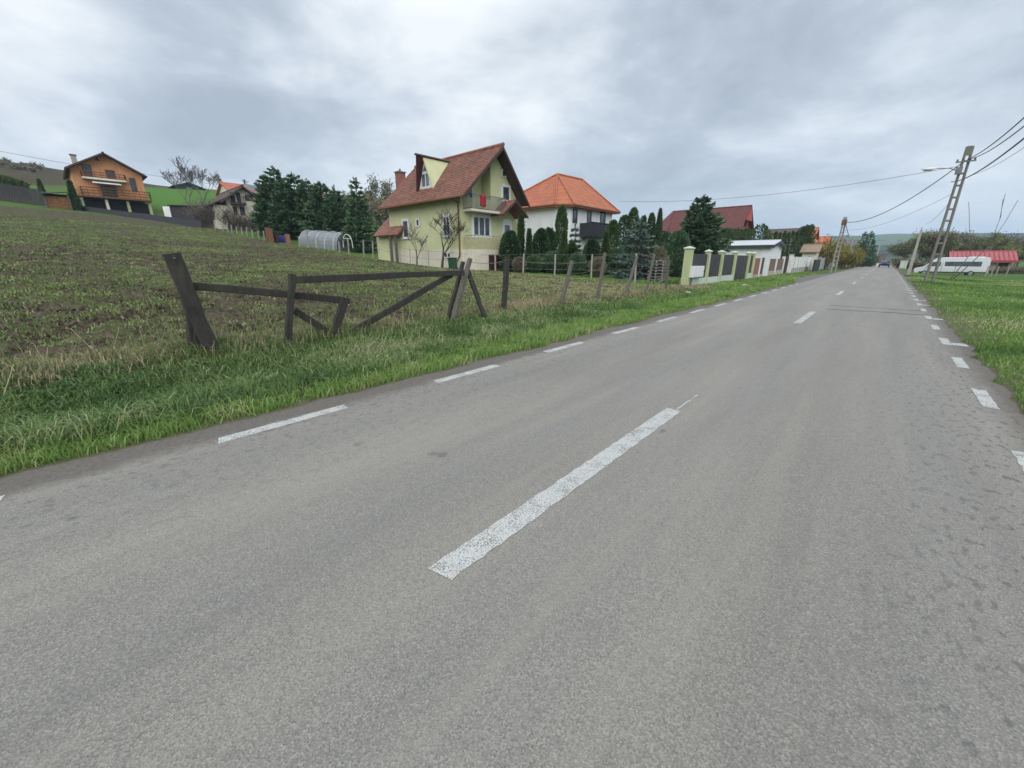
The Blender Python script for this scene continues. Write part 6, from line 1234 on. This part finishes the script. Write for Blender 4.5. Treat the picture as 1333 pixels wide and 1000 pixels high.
# wire fence stakes and rails in front of the building
for i, zx in enumerate((520, 545, 565, 610)):
    px, py = zp7(zx, 840); p = base_at(px, 50); b = MB(); b.timber(p-Vector((0, 0, .2)), p+Vector((.05, 0, 1.2)), .1, .1, (1, 0, 0), 3, .01); solo(b.build('fence_stake', M['palewood']), ('pale stake at the rear end of the minibus', 'second pale stake right of the minibus', 'third pale stake right of the minibus', 'pale stake nearest the dark doorway of the red roofed building')[i], 'fence stake', 'stakes before the red roofed building')
# saplings on the verge by the pole
p = base_at(1243, 41); bare(p, hgt(1262, 262, 41, p.z), 'thin forked leafless sapling on the meadow in front of the minibus', None, 'sapling', 500, 3, .32, .42, .75, 'twig', .022, .05, lean=(.28, 0), kids=(1, 3), gnarl=.1, cat='sapling')
p = base_at(1247, 44); bare(p, hgt(1288, 255, 44, p.z), 'tall slanting leafless sapling leaning right across the red roof', None, 'sapling', 503, 2, .2, .6, .9, 'twig', .022, .05, lean=(.62, 0), kids=(1, 2), gnarl=.05, cat='sapling')
tr = [(1178, 316, 92, 'brownleaf'), (1190, 305, 88, 'spring'), (1204, 303, 84, 'brownleaf'), (1217, 302, 82, 'spring'), (1229, 304, 86, 'brownleaf'), (1241, 316, 88, 'brownleaf'), (1252, 327, 92, 'spring'), (1262, 329, 95, 'brownleaf'), (1275, 308, 86, 'spring'), (1287, 305, 84, 'brownleaf'), (1300, 304, 84, 'spring'), (1312, 307, 86, 'spring'), (1325, 306, 88, 'brownleaf'), (1337, 308, 88, 'spring')]
tl = ['leftmost spring tree at the roadside behind the plain pole', 'second tree from the left, pale green, behind the poles', 'brownish tree just left of the ladder pole', 'pale green tree directly behind the ladder pole', 'brown budding tree right of the ladder pole above the minibus front', 'brownish tree above the minibus front window', 'small pale green tree behind the left end of the red roof', 'low brownish tree behind the left half of the red roof', 'pale green tree behind the slanting sapling', 'brownish tree above the middle of the red roof', 'tall pale green tree above the right half of the red roof', 'pale green tree above the right end of the red roof', 'brown tree at the right picture edge behind the red roof', 'outermost pale green tree cut by the right picture edge']
for i, ((px, py, F, lm), lab) in enumerate(zip(tr, tl)):
    p = base_at(px, F); bare(p, hgt(px, py, F, p.z)*1.02, lab, 'budding trees on the right beyond the meadow', 'budding_tree', 520+i, 4, .6, .26, .3, 'twig', .045, None, leafmat=lm, nleaf=3800, lcard=.27, lspread=.3, kids=(3, 4), cat='tree')
for i in range(7):
    px = 1172+i*10; p = base_at(px, 80); shrub(p, rnd.uniform(1.2, 2.2), 2.0, 'low brown hedge bush behind the minibus and poles', 'hedge bushes behind the minibus', 'hedge_bush', 560+i, 18, 'twig', 'brownleaf', 700, .32, 'bush', .02)
for i in range(7):
    px = 1298+i*7; p = base_at(px, 60); shrub(p, rnd.uniform(.7, 1.2), 1.2, 'low dry bush on the meadow edge by the red roofed building', 'dry bushes at the meadow edge', 'dry_bush', 580+i, 18, 'twig', 'brownleaf', 350, .16, 'bush', .012)
# green box at the roadside far right
p = base_at(1177.5, 78); t = thing('electric_cabinet', 'pale green roadside cabinet between the road and the plain pole', 'cabinet', p); b = MB(); b.bevbox((p.x-.5, p.y-.3, p.z-.1), (p.x+.5, p.y+.3, p.z+1.35), .03); b.build('body', M['mint'], t); b = MB(); b.box((p.x-.56, p.y-.36, p.z+1.35), (p.x+.56, p.y+.36, p.z+1.43)); b.build('lid', M['mint'], t)
# ---- cars far down the road
def car(loc, col, label, yaw, group):
    t = thing('car', label, 'car', loc, group); L = Vector(loc); ca, sa = math.cos(yaw), math.sin(yaw)
    def mk(x, y, z): return L+Vector((ca*x-sa*y, sa*x+ca*y, z))
    pr_ = [(-2.1, .3), (-2.15, .75), (-2.0, .95), (-1.2, 1.0), (-.55, 1.45), (.9, 1.47), (1.75, 1.0), (2.1, .9), (2.12, .3)]; b = MB(); n = len(pr_); vs = [mk(x, -.86+(.14 if z > 1.2 else 0), z) for x, z in pr_]+[mk(x, .86-(.14 if z > 1.2 else 0), z) for x, z in pr_]
    b.add(vs, [tuple(range(n-1, -1, -1)), tuple(range(n, 2*n))]+[(i, (i+1) % n, n+(i+1) % n, n+i) for i in range(n)]); b.build('body', col, t)
    b = MB(); b.add([mk(-1.14, -.74, 1.06), mk(-1.14, .74, 1.06), mk(-.58, .66, 1.43), mk(-.58, -.66, 1.43)], [(0, 1, 2, 3)]); b.add([mk(-1.17, -.74, 1.06), mk(-1.17, .74, 1.06), mk(-.61, .66, 1.43), mk(-.61, -.66, 1.43)], [(3, 2, 1, 0)]); b.build('windscreen', M['glass'], t)
    for s in (-1, 1):
        b = MB(); b.extr([mk(-.95, s*.86, 1.03), mk(1.4, s*.86, 1.03), mk(.85, s*.75, 1.4), mk(-.5, s*.75, 1.4)], (0, 0, .01)); b.build('side_window', M['glass'], t); b = MB(); b.extr([mk(-2.17, s*.5, .68), mk(-2.17, s*.8, .68), mk(-2.15, s*.8, .82), mk(-2.15, s*.5, .82)], tuple(mk(.1, 0, 0)-L)); b.build('headlight', M['headlamp'], t)
    wheels(t, (-1.35, 1.3), (-.8, .8), 0, .31, mk); return t
yv = 128; car((-.4, yv, float(dip(yv))), plain('blue_paint', (.03, .04, .13), (.025, .035, .11), 2, .35, .02), 'dark blue car driving on the road in the far distance', -math.pi/2*-1, 'cars down the road')
yv = 122; car((-7.2, yv, tz(-7.2, yv)+.02), plain('silver_paint', (.35, .36, .38), (.3, .31, .33), 2, .35, .02), 'silver grey car parked left of the road near the far white house', math.pi/2, 'cars down the road')
b = MB(); yv = 135; b.box((-9.5, 104, -.4), (-9.3, 134, 1.1)); solo(b.build('far_wall', M['white']), 'low whitish garden wall left of the road near the far cars', 'wall')
# ---- small leftovers
p = G(984, 382); b = MB(); bm_r = 0
def rock(p, r, lab, seed):
    rg = nrg(seed); vs = []; fs = []; n, m_ = 10, 6
    for i in range(m_+1):
        th_ = math.pi*i/m_
        for j in range(n): ph = 2*math.pi*j/n; k = r*(1+.25*(rg.random()-.5)); vs.append((p[0]+k*math.sin(th_)*math.cos(ph), p[1]+k*math.sin(th_)*math.sin(ph)*.8, p[2]+r*.25+k*.6*math.cos(th_)))
    for i in range(m_):
        for j in range(n): fs.append((i*n+j, i*n+(j+1) % n, (i+1)*n+(j+1) % n, (i+1)*n+j))
    b = MB(); b.add(vs, fs); solo(b.build('stone', M['concrete'], smooth=True), lab, 'stone', 'stones on the left verge')
rock(G(*zp5(830, 855)), .22, 'grey stone lying on the grass below the dark gate', 3); rock(G(*zp5(415, 905)), .16, 'small grey stone in the grass before the first green pillar', 4)
b = None
# ================================================================== air
HAZE = 1.0
if HAZE:
    b = MB(); b.box((-4600, -4600, -60), (4600, 4600, 205)); o = b.build('haze', None if False else M['white']); o.data.materials.clear(); o['kind'] = 'stuff'
    m = bpy.data.materials.new('haze'); m.use_nodes = True; m.node_tree.nodes.clear(); ou = m.node_tree.nodes.new('ShaderNodeOutputMaterial'); pv = m.node_tree.nodes.new('ShaderNodeVolumePrincipled')
    pv.inputs['Color'].default_value = (.60, .77, 1, 1); pv.inputs['Density'].default_value = 2.8e-4; pv.inputs['Anisotropy'].default_value = .1; m.node_tree.links.new(pv.outputs[0], ou.inputs['Volume']); o.data.materials.append(m)
sc.cycles.volume_bounces = 1; sc.cycles.max_bounces = 6; sc.cycles.diffuse_bounces = 3; sc.cycles.glossy_bounces = 2; sc.cycles.transmission_bounces = 3; sc.cycles.transparent_max_bounces = 8
